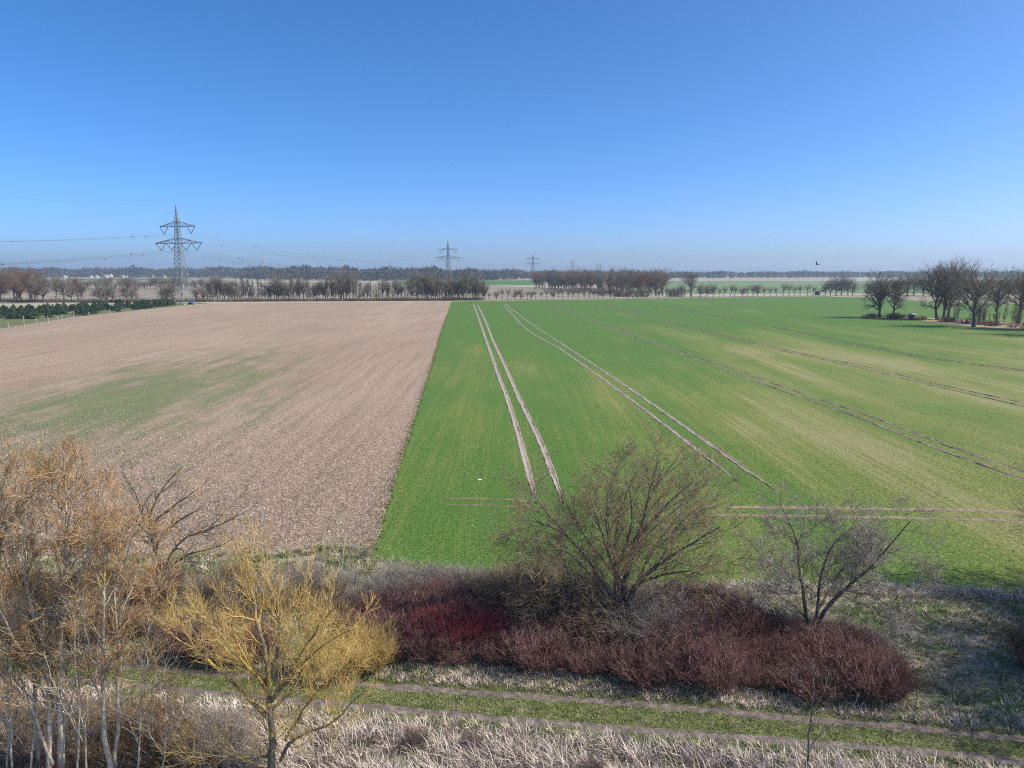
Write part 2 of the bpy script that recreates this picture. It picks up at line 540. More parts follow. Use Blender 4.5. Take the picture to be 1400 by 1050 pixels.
STUB = [(617, 412), (450, 413.3), (290, 415), (240, 420), (100, 435), (0, 452), (-160, 478), (-420, 560), (-560, 800),
        (-200, 775), (0, 768), (250, 762), (400, 760), (510.5, 760)]
GREEN = [(617, 412), (830, 409.2), (1130, 405), (1175, 407.3), (1260, 412), (1400, 415.5), (1750, 424), (2300, 470), (2100, 840),
         (1700, 826), (1400, 812), (1250, 806), (1000, 805), (720, 806), (640, 797), (560, 785), (511, 760)]
e0, e1 = g(617, 412)[:2], g(510.5, 760)[:2]
ed = norm(e1 - e0)
en = np.array([-ed[1], ed[0]])                    # points to the crop side
q = np.linspace(0, 1, 420) ** 0.55
seam = e0 + (e1 - e0) * q[:, None]
wob = 0.10 * np.sin(q * 17 + 1)
seam = seam + en * (wob + rng.normal(0, 0.13, 420))[:, None]
sg_ = gp(STUB)
sheet('stubble_field', None, 0.012, M['stubble'], ground=np.concatenate([[e0 + en * 1.4], sg_[1:-1], [e1 + en * 1.4]]))
sheet('crop_field', None, 0.022, M['crop'], ground=np.concatenate([gp(GREEN)[1:-1], seam[::-1]]))
# far farmland, each sheet a little above the last
sheet('pale_stubble_field', [(-250, 424), (100, 412.5), (285, 411.5), (617, 410.3), (830, 407.5), (868, 403.5), (740, 394), (660, 389), (300, 391), (-250, 396)], 0.06, M['palefield'])
sheet('green_strip_field', [(540, 389), (735, 390), (735, 383), (540, 384.5)], 0.12, M['farcrop'])
sheet('brown_strip_field', [(655, 382.8), (722, 382.8), (722, 381.2), (655, 381.2)], 0.14, M['brownfield'])
sheet('grey_green_field', [(868, 402.5), (1130, 401), (1700, 404), (1700, 384), (860, 384)], 0.10, M['greycrop'])
sheet('far_green_strip', [(90, 383.4), (260, 383.4), (260, 381), (90, 381)], 0.14, M['farcrop'])
sheet('far_brown_strip', [(900, 383.4), (1130, 383), (1130, 381.6), (900, 381.6)], 0.14, M['brownfield'])
sheet('bare_field', [(1136, 404.4), (1175, 406), (1260, 410.8), (1400, 414.2), (1750, 422.5), (1750, 412), (1400, 407), (1200, 402.5)], 0.14, M['palefield'])
sheet('lane', [(640, 411.0), (830, 408.6), (1130, 404.6), (1130, 403.2), (830, 406.6), (640, 409.8)], 0.18, M['road'])
sheet('grass_verge', [(-420, 552), (-160, 474), (0, 449), (100, 433.5), (240, 419), (290, 414.3), (240, 413.6), (100, 427), (-160, 452)], 0.04, M['pathgrass'])


def strip_mesh(P, prof, seed, jit=0.05, step=1.6, rough=0.3, taper=0.0):
    """sweep a cross-section (offset, height) along a ground polyline"""
    r = np.random.default_rng(seed)
    d = np.linalg.norm(np.diff(P, axis=0), axis=1).sum()
    Q = resample(P, max(6, int(d / step)))
    t = np.gradient(Q, axis=0)
    t = norm(t)
    nrm = np.stack([t[:, 1], -t[:, 0]], 1)
    k = len(prof)
    off = np.array([p[0] for p in prof]); hz = np.array([p[1] for p in prof])
    O = off[None] + r.normal(size=(len(Q), k)) * jit
    H = hz[None] * (1 + r.normal(size=(len(Q), k)) * rough * (hz > 0.05)[None])
    if taper:
        sl = np.r_[0, np.cumsum(np.linalg.norm(np.diff(Q, axis=0), axis=1))]
        k_ = np.clip(np.minimum(sl, sl[-1] - sl) / taper, 0.02, 1) ** 0.7
        O = O * k_[:, None]
    XY = Q[:, None] + nrm[:, None] * O[:, :, None]
    v = np.concatenate([XY, H[:, :, None]], -1).reshape(-1, 3)
    idx = np.arange(len(Q) * k).reshape(len(Q), k)
    f = np.stack([idx[:-1, :-1], idx[:-1, 1:], idx[1:, 1:], idx[1:, :-1]], -1).reshape(-1, 4)
    return v, f


RUT = [(-0.50, 0.024), (-0.40, 0.075), (-0.28, 0.034), (0.0, 0.04), (0.28, 0.034), (0.40, 0.10), (0.50, 0.024)]


def rut(px, seed, material=None, prof=RUT, off=0.0, width=1.0, z=0.0, taper=9.0):
    P = gp(px)
    if off:
        t = norm(np.gradient(resample(P, len(P)), axis=0))
        P = P + np.stack([t[:, 1], -t[:, 0]], 1) * off
    pr = [(a * width, h + z) for a, h in prof]
    v, f = strip_mesh(P[::-1], pr, seed, jit=0.03 * width, step=0.9, rough=0.3, taper=taper)
    return tag(obj('wheel_rut', mesh('wheel_rut', v, f, True), material or M['dirt']), kind='structure')


rut([(647, 416), (653, 431), (661, 454), (669, 477), (680, 509), (694, 546), (709, 594), (720, 637), (734, 690)], 1, width=0.64)
rut([(653, 417), (663, 437), (674, 466), (689, 497), (709, 543), (729, 583), (743, 614), (755, 646), (771, 690)], 2, width=0.64)
rut([(688, 416), (712, 443), (729, 457), (766, 477), (823, 517), (877, 557), (940, 605), (1012, 661)], 3, width=0.46)
rut([(690, 415), (726, 443), (766, 469), (823, 506), (879, 544), (960, 600), (1060, 671)], 4, width=0.46)
T3 = [(752, 415), (780, 427.5), (869, 460), (957, 491), (1068, 531), (1179, 569), (1311, 620), (1400, 651), (1560, 712)]
T4 = [(824, 415), (913, 440), (1001, 462), (1090, 483), (1179, 502), (1267, 524), (1398, 553), (1600, 600)]
T5 = [(913, 420), (1046, 444), (1179, 473), (1267, 489), (1398, 507), (1600, 540)]
for i, (T, w, mm) in enumerate(((T3, 0.46, M['brownrut']), (T4, 0.40, M['brownrut']), (T5, 0.30, M['brownrut']))):
    rut(T, 10 + i, mm, off=-0.95, width=w)
    rut(T, 20 + i, mm, off=0.95, width=w)
TREAD = [(-0.36, 0.022), (-0.25, 0.10), (-0.12, 0.03), (0.12, 0.03), (0.25, 0.10), (0.36, 0.022)]
rut([(900, 693), (1150, 695.5), (1290, 698), (1400, 701), (1600, 707), (1800, 713)], 31, prof=TREAD, width=0.62, material=M['brownrut'])
rut([(900, 704.5), (1150, 707), (1290, 710), (1400, 713.5), (1600, 720), (1800, 727)], 32, prof=TREAD, width=0.55, material=M['brownrut'])
rut([(604, 682), (680, 683.5), (740, 686.5)], 33, prof=TREAD, width=0.36, material=M['brownrut'])
rut([(610, 691), (680, 692.5), (735, 694.5)], 34, prof=TREAD, width=0.25, material=M['brownrut'])

# grassy farm track with two bare wheel lanes
RA = [(-260, 884), (-100, 893), (60, 900), (150, 908), (300, 922), (420, 931), (500, 937), (700, 951), (900, 965), (1100, 984), (1250, 996), (1400, 1011), (1600, 1033), (1750, 1052)]
RB = [(-260, 906), (-100, 918), (60, 926), (150, 935), (300, 950), (420, 960), (500, 967), (700, 985), (900, 1001), (1100, 1016), (1250, 1027), (1400, 1042), (1600, 1066), (1750, 1086)]
PA, PB = resample(gp(RA), 60), resample(gp(RB), 60)
nA = norm(PB - PA)
sheet('farm_track', None, 0.008, M['pathgrass'], ground=np.concatenate([PA - nA * 0.75, (PB + nA * 0.75)[::-1]]))
LANE = [(-0.24, 0.012), (-0.14, 0.016), (0.0, 0.013), (0.14, 0.016), (0.24, 0.012)]
for P_, sd in ((PA, 41), (PB, 42)):
    v, f = strip_mesh(P_, LANE, sd, jit=0.035, step=0.35)
    tag(obj('wheel_lane', mesh('wheel_lane', v, f, True), M['darkdirt']), kind='structure')


# ================================================================== SMALL PLANT COVER (nobody could count it)
def inside(P, poly):
    x, y = P[:, 0], P[:, 1]
    c = np.zeros(len(P), bool)
    j = len(poly) - 1
    for i in range(len(poly)):
        xi, yi = poly[i]; xj, yj = poly[j]
        c ^= ((yi > y) != (yj > y)) & (x < (xj - xi) * (y - yi) / (yj - yi + 1e-12) + xi)
        j = i
    return c


def scatter(poly, n):
    poly = np.asarray(poly)
    lo, hi = poly.min(0), poly.max(0)
    out = []
    got = 0
    while got < n:
        p = lo + (hi - lo) * rng.random((n, 2))
        p = p[inside(p, poly)]
        out.append(p); got += len(p)
    return np.concatenate(out)[:n]


def dist_poly(P, L):
    best = np.full(len(P), 1e9)
    for a, b_ in zip(L[:-1], L[1:]):
        ab = b_ - a
        t = np.clip(((P - a) @ ab) / (ab @ ab), 0, 1)
        best = np.minimum(best, np.linalg.norm(P - (a + t[:, None] * ab), axis=1))
    return best


def blades(P, h, w, az, lean, z=0.0):
    """bent two-joint blades: 5 verts, 3 triangles each"""
    n = len(P)
    h = np.broadcast_to(h, n); w = np.broadcast_to(w, n)
    d = np.stack([np.cos(az), np.sin(az)], 1)
    fa = az + rng.uniform(0.6, 2.5, n)
    s = np.stack([np.cos(fa), np.sin(fa)], 1) * w[:, None] / 2
    out = np.empty((n, 5, 3))
    m = P + d * (h * lean * 0.35)[:, None]
    t = P + d * (h * lean)[:, None]
    hz = h * np.sqrt(np.clip(1 - (lean * 0.75) ** 2, 0.08, 1))
    out[:, 0, :2] = P - s; out[:, 1, :2] = P + s
    out[:, 2, :2] = m - s * 0.75; out[:, 3, :2] = m + s * 0.75
    out[:, 4, :2] = t
    out[:, 0, 2] = out[:, 1, 2] = z
    out[:, 2, 2] = out[:, 3, 2] = z + hz * 0.62
    out[:, 4, 2] = z + hz
    i = np.arange(n)[:, None] * 5
    f = np.concatenate([i + np.array([0, 1, 3]), i + np.array([0, 3, 2]), i + np.array([2, 3, 4])])
    return out.reshape(-1, 3), f


def tussocks(poly, nt_, per, hr, w, spread, lean, keep=None, wind=(0.0, 0.0), ramp_from=None):
    c = scatter(poly, nt_)
    if keep is not None:
        c = c[keep(c)]
    sz = rng.uniform(0.4, 1.35, len(c))
    ix = np.repeat(np.arange(len(c)), per)
    az = rng.uniform(0, 2 * np.pi, len(ix))
    r_ = np.sqrt(rng.random(len(ix))) * spread * sz[ix]
    P = c[ix] + np.stack([np.cos(az), np.sin(az)], 1) * r_[:, None]
    # each tussock also leans as a whole
    wa = rng.normal(wind[0], 0.9, len(c))[ix]
    vx = np.cos(az) * 0.7 + np.cos(wa) * wind[1]
    vy = np.sin(az) * 0.7 + np.sin(wa) * wind[1]
    az2 = np.arctan2(vy, vx) + rng.normal(0, 0.35, len(ix))
    h = rng.uniform(*hr, len(ix)) * sz[ix]
    if ramp_from is not None:
        h = h * np.clip(0.22 + dist_poly(c, ramp_from)[ix] / 3.2, 0.2, 1.0)
    return blades(P, h, w, az2, np.clip(rng.normal(lean, 0.2, len(ix)), 0.05, 1.15))


def track_keep(dmin):
    return lambda c: np.minimum(dist_poly(c, PA), dist_poly(c, PB)) > dmin


# bleached tall grass on the near bank
BANK = np.concatenate([PB + nA * 0.55, gp([(1750, 1300), (700, 1300), (-260, 1260)])])
v1 = tussocks(BANK, 6200, 34, (0.25, 0.95), 0.026, 0.34, 0.72, wind=(-1.6, 0.55), ramp_from=PB, keep=lambda c: (np.sin(c[:, 0] * 1.9 + 2 * np.sin(c[:, 1] * 1.3)) + np.sin(c[:, 1] * 2.7 + c[:, 0] * 0.8) + rng.normal(0, 0.9, len(c))) > -0.9)
v2 = tussocks(BANK, 6000, 8, (0.10, 0.25), 0.03, 0.3, 0.5)
tag(obj('dry_grass', mesh('dry_grass', *join([v1])), M['drygrass']), 'tall bleached dry grass covering the bank below the farm track', 'grass', kind='stuff')
tag(obj('undergrowth', mesh('undergrowth', *v2), M['meadowgrass']), 'short mixed undergrowth between the bleached bank grass', 'grass', kind='stuff')
# verge between track and shrubs, meadow on the right, edge of the fields
VERGE = np.concatenate([PA - nA * 0.35, (PA - nA * 1.9)[::-1]])
v1 = tussocks(VERGE, 1300, 20, (0.10, 0.30), 0.025, 0.2, 0.6, wind=(-1.2, 0.4))
MEADOW = np.concatenate([gp([(500, 760), (640, 779), (720, 795), (1000, 804), (1250, 810), (1400, 816), (1700, 830), (2000, 850)]), (PA - nA * 0.5)[::-1]])
v2 = tussocks(MEADOW, 5200, 22, (0.10, 0.34), 0.028, 0.32, 0.85, wind=(-0.9, 0.6))
tag(obj('verge_grass', mesh('verge_grass', *v1), M['drygrass']), 'pale dry grass verge between the farm track and the maroon shrubs', 'grass', kind='stuff')
tag(obj('meadow_grass', mesh('meadow_grass', *v2), M['meadowgrass']), 'rough mixed green and straw meadow grass beside the shrubs', 'grass', kind='stuff')
LEFT = np.concatenate([gp([(-300, 778), (0, 768), (250, 759), (400, 751), (516, 744), (500, 760)]), (PA - nA * 0.5)[::-1][30:]])
v1 = tussocks(LEFT, 2600, 24, (0.15, 0.5), 0.028, 0.28, 0.6, wind=(-1.0, 0.4))
tag(obj('rank_grass', mesh('rank_grass', *v1), M['meadowgrass']), 'rank grass along the foot of the stubble field', 'grass', kind='stuff')
EDGE = gp([(960, 797), (1080, 799), (1250, 804), (1400, 810), (1700, 824), (1700, 838), (1400, 823), (1250, 817), (1080, 812), (960, 806)])
v1 = tussocks(EDGE, 520, 26, (0.2, 0.5), 0.028, 0.3, 0.9, wind=(-1.2, 0.6))
tag(obj('edge_grass', mesh('edge_grass', *v1), M['drygrass']), 'pale dry grass ridge along the edge of the green field', 'grass', kind='stuff')
# short turf on the track
MID = np.concatenate([PA - nA * 0.6, (PB + nA * 0.75)[::-1]])
c = scatter(MID, 60000)
dd = np.minimum(dist_poly(c, PA), dist_poly(c, PB))
c = c[(dd > 0.22 + 0.10 * np.sin(c[:, 0] * 1.7) * np.sin(c[:, 0] * 0.45 + 1)) | (rng.random(len(c)) < 0.13)]
tag(obj('track_turf', mesh('track_turf', *blades(c, rng.uniform(0.05, 0.15, len(c)), 0.022, rng.uniform(0, 6.28, len(c)), np.clip(rng.normal(0.7, 0.2, len(c)), 0.1, 1.1))), M['turf']),
    'short green turf growing along the farm track', 'grass', kind='stuff')
# cereal seedlings in drilled rows on the near part of the crop
cr, sr = math.cos(ROW), math.sin(ROW)
NEARCROP = gp([(560, 620), (517, 741), (560, 756), (640, 774), (720, 789), (1000, 799), (1250, 805), (1400, 811), (1560, 817), (1700, 560), (600, 545)])
c = scatter(NEARCROP, 190000)
c = c[rng.random(len(c)) < np.clip(1.15 - (c[:, 1] - 42) / 62, 0, 1) ** 1.5]
u = c[:, 0] * cr + c[:, 1] * sr
wv = -c[:, 0] * sr + c[:, 1] * cr
u = np.round(u / 0.25) * 0.25 + rng.normal(0, 0.03, len(u))
c = np.stack([u * cr - wv * sr, u * sr + wv * cr], 1)
tag(obj('cereal_seedlings', mesh('cereal_seedlings', *blades(c, rng.uniform(0.05, 0.12, len(c)), 0.025, rng.uniform(0, 6.28, len(c)), np.clip(rng.normal(0.9, 0.2, len(c)), 0.1, 1.2), z=0.02)), M['crop']),
    'young green cereal seedlings in drilled rows', 'crop', kind='stuff')
sd_ = seam[rng.integers(60, 420, 5200)] - en * (np.abs(rng.normal(0, 0.35, 5200)) - 0.15)[:, None]
tag(obj('stray_seedlings', mesh('stray_seedlings', *blades(sd_, rng.uniform(0.1, 0.24, 5200), 0.05, rng.uniform(0, 6.28, 5200), np.clip(rng.normal(0.8, 0.2, 5200), 0.1, 1.1), z=0.02)), M['crop']),
    'stray cereal tufts straggling over the edge of the stubble field', 'crop', kind='stuff')
# chopped straw lying on the stubble
NEARSTUB = gp([(-250, 545), (-200, 774), (0, 766), (250, 757), (400, 749), (515, 741), (575, 545)])
c = scatter(NEARSTUB, 300000)
c = c[rng.random(len(c)) < np.clip(1.1 - (c[:, 1] - 44) / 50, 0, 1) ** 1.6]
n = len(c)
tag(obj('chopped_straw', mesh('chopped_straw', *blades(c, rng.uniform(0.08, 0.26, n), rng.uniform(0.02, 0.05, n), rng.uniform(0, 6.28, n), np.clip(rng.normal(1.12, 0.15, n), 0.3, 1.28), z=0.02)), M['straw']),
    'loose chopped straw and stalk stubs lying on the brown field', 'straw', kind='stuff')
# distant woods that read as one mass
fx = np.array([-500, 300, 350, 500, 660, 720, 900, 1100, 1900]); fb = np.array([379.4, 380, 382, 384, 384, 382, 381, 380, 379.6])
ft = np.array([366.5, 366.5, 364.5, 366, 368, 370.5, 372, 371.2, 372.5])
tv, tf, nn = [], [], 0
NT = 6800
px_ = rng.uniform(-480, 1880, NT)
dep = rng.random(NT) ** 1.3
for i in range(NT):
    yb, yt = np.interp(px_[i], fx, fb), np.interp(px_[i], fx, ft)
    p0 = g(px_[i], yb)
    H = at(px_[i], yt, p0[1])[2]
    k = 1 + dep[i] * 0.28
    p = p0 * k
    H = (H * (1 + (k - 1) * 0.5)) * rng.uniform(0.90, 1.04) * (0.93 + 0.07 * math.sin(px_[i] * 0.11) + 0.05 * math.sin(px_[i] * 0.047))
    m_ = 16
    R = H * rng.uniform(0.2, 0.32)
    a = rng.uniform(0, 6.28, m_); zz = rng.uniform(0.1, 1.0, m_)
    rr_ = R * np.sqrt(np.clip(1 - ((zz - 0.55) / 0.5) ** 2, 0.02, 1)) * np.sqrt(rng.random(m_))
    cen = np.stack([p[0] + rr_ * np.cos(a), p[1] + rr_ * np.sin(a), zz * H * 0.96], 1)
    sz = H * 0.17
    tv.append((cen[:, None] + rng.normal(size=(m_, 3, 3)) * np.array([sz * 0.6, sz * 0.6, sz * 0.75])).reshape(-1, 3))
tv = np.concatenate(tv)
tv[:, 2] = np.maximum(tv[:, 2], 0.2)
tag(obj('far_woodland', mesh('far_woodland', tv, np.arange(len(tv)).reshape(-1, 3)), M['forest']),
    'dark bluish band of distant woodland along the horizon', 'woodland', kind='stuff')


# ================================================================== FAR TREES
def proto(kind, seed, H, fine=1.0, rt=0.021):
    r = np.random.default_rng(seed)
    if kind == 'oak':
        ht, r0, n1, a1 = 0.72, 0.028 * H, 26, (52, 14)
        l1 = lambda t, pl: H * 0.46 * (0.45 + 0.75 * np.sin(np.pi * np.clip(t * 0.95 + 0.05, 0, 1)) ** 0.8)
        tr, up = (0.22, 1.0), 0.10
    elif kind == 'alder':
        ht, r0, n1, a1 = 0.95, 0.016 * H, 36, (44, 12)
        l1 = lambda t, pl: H * 0.30 * (1.08 - t * 0.85)
        tr, up = (0.12, 1.0), 0.08
    elif kind == 'pollard':
        ht, r0, n1, a1 = 0.5, 0.03 * H, 16, (42, 16)
        l1 = lambda t, pl: H * 0.42 * np.ones_like(t)
        tr, up = (0.7, 1.0), 0.12
    else:  # vase
        ht, r0, n1, a1 = 0.55, 0.024 * H, 22, (32, 11)
        l1 = lambda t, pl: H * 0.58 * (1.1 - 0.45 * t)
        tr, up = (0.25, 1.0), 0.05
    P = 7
    tp = np.zeros((1, P, 3))
    tp[0, :, 2] = np.linspace(-0.15, ht * H, P)
    tp[0, 1:, :2] += np.cumsum(r.normal(size=(P - 1, 2)) * 0.012 * H, 0)
    trd = (r0 * np.linspace(1, 0.38, P))[None]
    trd[0, 0] *= 1.35
    a, ar = children(tp, trd, n1, tr, a1, l1, up, 0.13, 6, 0.55, 0.3, rmin=0.03, r=r)
    b_, br = children(a, ar, int(8 * fine), (0.15, 1), (44, 14), lambda t, pl: pl * 0.55 * (1.15 - 0.6 * t), 0.06, 0.15, 4, 0.6, 0.4, rmin=rt * 1.2, r=r)
    c_, cr_ = children(b_, br, int(6 * fine), (0.2, 1), (42, 14), lambda t, pl: pl * 0.48, 0.05, 0.15, 3, 0.6, 0.5, rmin=rt, r=r)
    tm = mesh('trunk', *join([tubes(tp, trd, 7), tubes(a, ar, 5)]), True)
    cm = mesh('crown', *join([tubes(b_, br, 3), tubes(c_, cr_, 3)]))
    return tm, cm, H


PR = {('oak', i): proto('oak', 50 + i, 20, 1.25) for i in range(3)}
PR.update({('alder', i): proto('alder', 60 + i, 18) for i in range(3)})
PR.update({('vase', i): proto('vase', 70 + i, 18) for i in range(3)})
PR.update({('pollard', i): proto('pollard', 80 + i, 8, 0.8) for i in range(2)})
PR.update({('bigoak', i): proto('oak', 90 + i, 20, 1.4, 0.018) for i in range(3)})


def far_tree(name, kind, x, yb, yt, label, group, twig='twig_far', pos=None, h=None, wide=1.0):
    ks = [k for k in PR if k[0] == kind]
    tm, cm, H = PR[ks[random.randrange(len(ks))]]
    p = g(x, yb) if pos is None else pos
    hh = height_for(x, yb, yt) if h is None else h
    s = hh / (H * {'oak': 1.0, 'bigoak': 1.0, 'alder': 1.08, 'vase': 1.02, 'pollard': 0.92}[kind])
    e = empty(name, (p[0], p[1], 0), random.uniform(0, 6.28))
    e.scale = (s * wide, s * wide, s)
    tag(e, label, 'tree', group)
    obj('trunk', tm, M['bark_far'], e)
    obj('crown', cm, M[twig], e)
    return e


# the row along the far edge of the stubble field
x = 284.0
while x < 662:
    dens = 1.0 if x < 560 else 0.75
    kind = random.choice(['alder', 'vase', 'alder', 'vase', 'oak'])
    top = random.uniform(370, 390) if x < 560 else random.uniform(369, 382)
    far_tree('row_tree', kind, x, 411.6 - (x - 284) / 380 * 0.8 + random.uniform(-0.5, 0.1), top,
             'bare deciduous tree in the row along the far edge of the stubble field', 'trees along the far edge of the stubble field',
             random.choice(['twig_far', 'twig_far', 'twig_far', 'twig_pale']), wide=random.uniform(0.55, 0.9))
    x += random.uniform(2.4, 5.6) * dens
far_tree('oak_tree', 'bigoak', 466, 411.2, 371.5, 'broad bare oak, tallest in the row along the far stubble edge', None, wide=1.1)
far_tree('leaning_tree', 'vase', 662, 410.6, 383, 'bare tree at the end of the row, beside the green crop corner', None).rotation_euler[1] = 0.22
# copse on the left, beyond the conifers
for i in range(44):
    x = random.uniform(-75, 52)
    far_tree('copse_tree', random.choice(['vase', 'alder', 'oak']), x, random.uniform(408.5, 414), random.uniform(364, 374),
             'tall bare tree in the dense copse behind the young conifers', 'copse behind the young conifers', random.choice(['twig_far', 'twig_far', 'twig_rust']))
for x, yb, yt, k, tw in ((60, 413.5, 374, 'oak', 'twig_far'), (52, 412, 377, 'vase', 'twig_far'), (77, 409, 371, 'vase', 'twig_pale'), (88, 410, 377, 'oak', 'twig_pale'),
                         (98, 412, 386, 'oak', 'twig_far'), (107, 411, 376, 'vase', 'twig_rust'), (112, 411, 385, 'oak', 'twig_pale'), (138, 414, 387, 'oak', 'twig_far'),
                         (147, 414.5, 389, 'oak', 'twig_far'), (154, 414, 388, 'oak', 'twig_far'), (174, 413.5, 381, 'oak', 'twig_far'), (181, 414, 387, 'vase', 'twig_far'),
                         (186, 413, 388, 'alder', 'twig_rust'), (228, 413, 388, 'oak', 'twig_far'), (237, 413, 385, 'oak', 'twig_far'), (222, 413, 392, 'oak', 'twig_pale'), (268, 412.6, 392, 'oak', 'twig_far'), (278, 412.5, 391, 'oak', 'twig_far')):
    far_tree('hedgerow_tree', k, x, yb, yt, 'bare tree in the loose hedgerow between the copse and the tall pylon', 'hedgerow trees between the copse and the pylon', tw)
x = 30.0
while x < 640:
    far_tree('hedge_tree', random.choice(['oak', 'vase']), x, random.uniform(394, 397.5), random.uniform(374.5, 385) if x < 300 else random.uniform(381, 388),
             'bare tree in the farther hedge across the pale field', 'farther hedge across the pale field', 'twig_pale' if x < 300 else 'twig_far')
    x += random.uniform(2.2, 6) if x < 320 else random.uniform(7, 22)
# grove in the middle
GROVE = [(728, 396), (745, 396.5), (790, 398.5), (828, 400.5), (832, 404), (868, 406.2), (912, 405.2), (905, 399), (820, 395.5), (760, 393), (735, 393)]
gpoly = gp(GROVE)
for p in scatter(gpoly, 105):
    # height from a treetop line on the picture's horizon: all stand about 20 m
    far_tree('grove_tree', random.choice(['vase', 'vase', 'alder', 'oak']), 0, 0, 0, 'tall bare tree in the dense grove beside the lane', 'dense grove beside the lane',
             random.choice(['twig_far', 'twig_far', 'twig_pale', 'twig_far', 'twig_rust']), pos=(p[0], p[1], 0), h=random.uniform(17, 23))
far_tree('round_tree', 'bigoak', 945, 405.8, 371.0, 'big round-crowned bare tree just past the end of the grove', None, 'twig_far', wide=0.85)
for x in (922, 931, 958, 967):
    far_tree('small_tree', 'oak', x, 405.8, random.uniform(388, 394), 'small bushy bare tree near the round-crowned tree', 'small trees by the round-crowned tree', 'twig_far')
# young trees lining the lane
x = 668.0
while x < 1112:
    big = x > 965
    far_tree('lane_tree', 'pollard' if random.random() < 0.8 else 'oak', x, 410.6 - (x - 660) / 470 * 6.3, (411 - (x - 660) / 470 * 6.3) - random.uniform(12, 18) * (1.1 if big else 1.0),
             'small round-headed bare tree lining the pale lane', 'young trees lining the lane', random.choice(['twig_far', 'twig_far', 'twig_pale']))
    x += random.uniform(5, 11)
for x, yb, yt in ((1128, 403.6, 384), (1135, 403.8, 381), (1143, 403.5, 378), (1150, 403.6, 375.5), (1159, 403.8, 379), (1165, 404, 384)):
    far_tree('clump_tree', 'oak', x, yb, yt, 'bare tree in the clump at the end of the lane', 'tree clump at the end of the lane', 'twig_pale' if x > 1140 else 'twig_far')
for x, yb, yt in ((1186, 406.5, 384), (1196, 404, 386), (1240, 404.5, 372.5), (1249, 404.2, 374), (1228, 404, 380), (1262, 404.5, 376), (1300, 406, 377), (1322, 407, 376), (1352, 408, 379), (1378, 408, 377), (1396, 409, 376), (1425, 410, 376)):
    far_tree('background_tree', 'oak', x, yb, yt, 'bare tree in the line beyond the bare strip of ground', 'trees beyond the bare strip')
far_tree('budding_tree', 'vase', 1364, 424, 379, 'tree with pale lime green budding crown among bare trees', None, 'twig_lime')
# big solitary trees on the field island at the right
far_tree('field_oak', 'bigoak', 1203, 434.6, 372.5, 'bare spreading oak at the tip of the brown strip in the green field', None)
far_tree('field_oak', 'bigoak', 1219.5, 434.6, 376, 'slighter bare oak between the spreading oak and the dark hide', None, wide=0.85)
for x, yb, yt in ((1281, 437, 360), (1289, 437.2, 357), (1296, 436.6, 358)):
    far_tree('clustered_oak', 'bigoak', x, yb, yt, 'tall bare oak in the close cluster of three beside the hide', 'close cluster of three oaks', wide=0.82)
far_tree('field_oak', 'bigoak', 1331, 446.8, 361, 'broad bare oak on the edge of the brown strip past the cluster of three', None, wide=1.05)
far_tree('field_oak', 'bigoak', 1392, 443, 364, 'bare oak rising from the thicket past the broad oak', None)
far_tree('field_oak', 'bigoak', 1362, 441, 372, 'slender bare oak with pale trunk inside the thicket of young stems', None, wide=0.6)
for x, yb, yt in ((1455, 452, 358), (1500, 460, 352), (1420, 450, 366)):
    far_tree('field_oak', 'bigoak', x, yb, yt, 'bare oak farther along the brown strip, its shadow on the crop', 'oaks farther along the brown strip')
for i in range(34):
    x = random.uniform(1300, 1460)
    yb = 436.5 + (x - 1240) / 160 * 9 + random.uniform(-4, 2.5)
    far_tree('young_tree', 'alder', x, yb, yb - random.uniform(18, 40), 'thin young tree in the thicket among the field oaks', 'young stems among the field oaks', wide=0.6)

# ================================================================== CONIFERS, FENCE, PYLONS, FAR THINGS
def conifer_mesh(seed):
    r = np.random.default_rng(seed)
    V, F, n = [], [], 0
    for k in range(9):
        z = 0.12 + k * 0.1
        R = 0.42 * (1.05 - z) + 0.03
        for j in range(9):
            a = r.uniform(0, 6.28)
            d = np.array([math.cos(a), math.sin(a), 0]); s = np.array([-d[1], d[0], 0])
            rr = R * r.uniform(0.75, 1.15)
            V += [np.array([0, 0, z + 0.14]), d * rr + s * rr * 0.35 + [0, 0, z - 0.02], d * rr - s * rr * 0.35 + [0, 0, z - 0.02], d * rr * 0.6 + [0, 0, z + 0.1]]
            F += [[n, n + 1, n + 3], [n, n + 3, n + 2], [n + 1, n + 2, n + 3]]
            n += 4
    return np.array(V), np.array(F)


con = [mesh('foliage', *conifer_mesh(s)) for s in (1, 2, 3)]
ctp = np.zeros((1, 3, 3)); ctp[0, :, 2] = (-0.05, 0.4, 0.9)
ctrunk = mesh('trunk', *tubes(ctp, np.array([[0.035, 0.025, 0.01]]), 5))
CON = gp([(-130, 452), (-10, 438.5), (80, 435.5), (160, 426.5), (243, 417.5), (236, 414.5), (150, 419), (95, 419.5), (40, 424), (-40, 427), (-130, 436)])
for p in scatter(CON, 290):
    e = empty('young_conifer', (p[0], p[1], 0), random.uniform(0, 6.28), 1.0)
    hc_ = random.uniform(1.7, 3.3)
    e.scale = (hc_ * random.uniform(1.5, 2.2), hc_ * random.uniform(1.5, 2.2), hc_)
    tag(e, 'dark green young conifer in the plantation beside the stubble field', 'conifer', 'young conifer plantation')
    obj('foliage', con[random.randrange(3)], M['conifer'], e)
    obj('trunk', ctrunk, M['bark_far'], e)

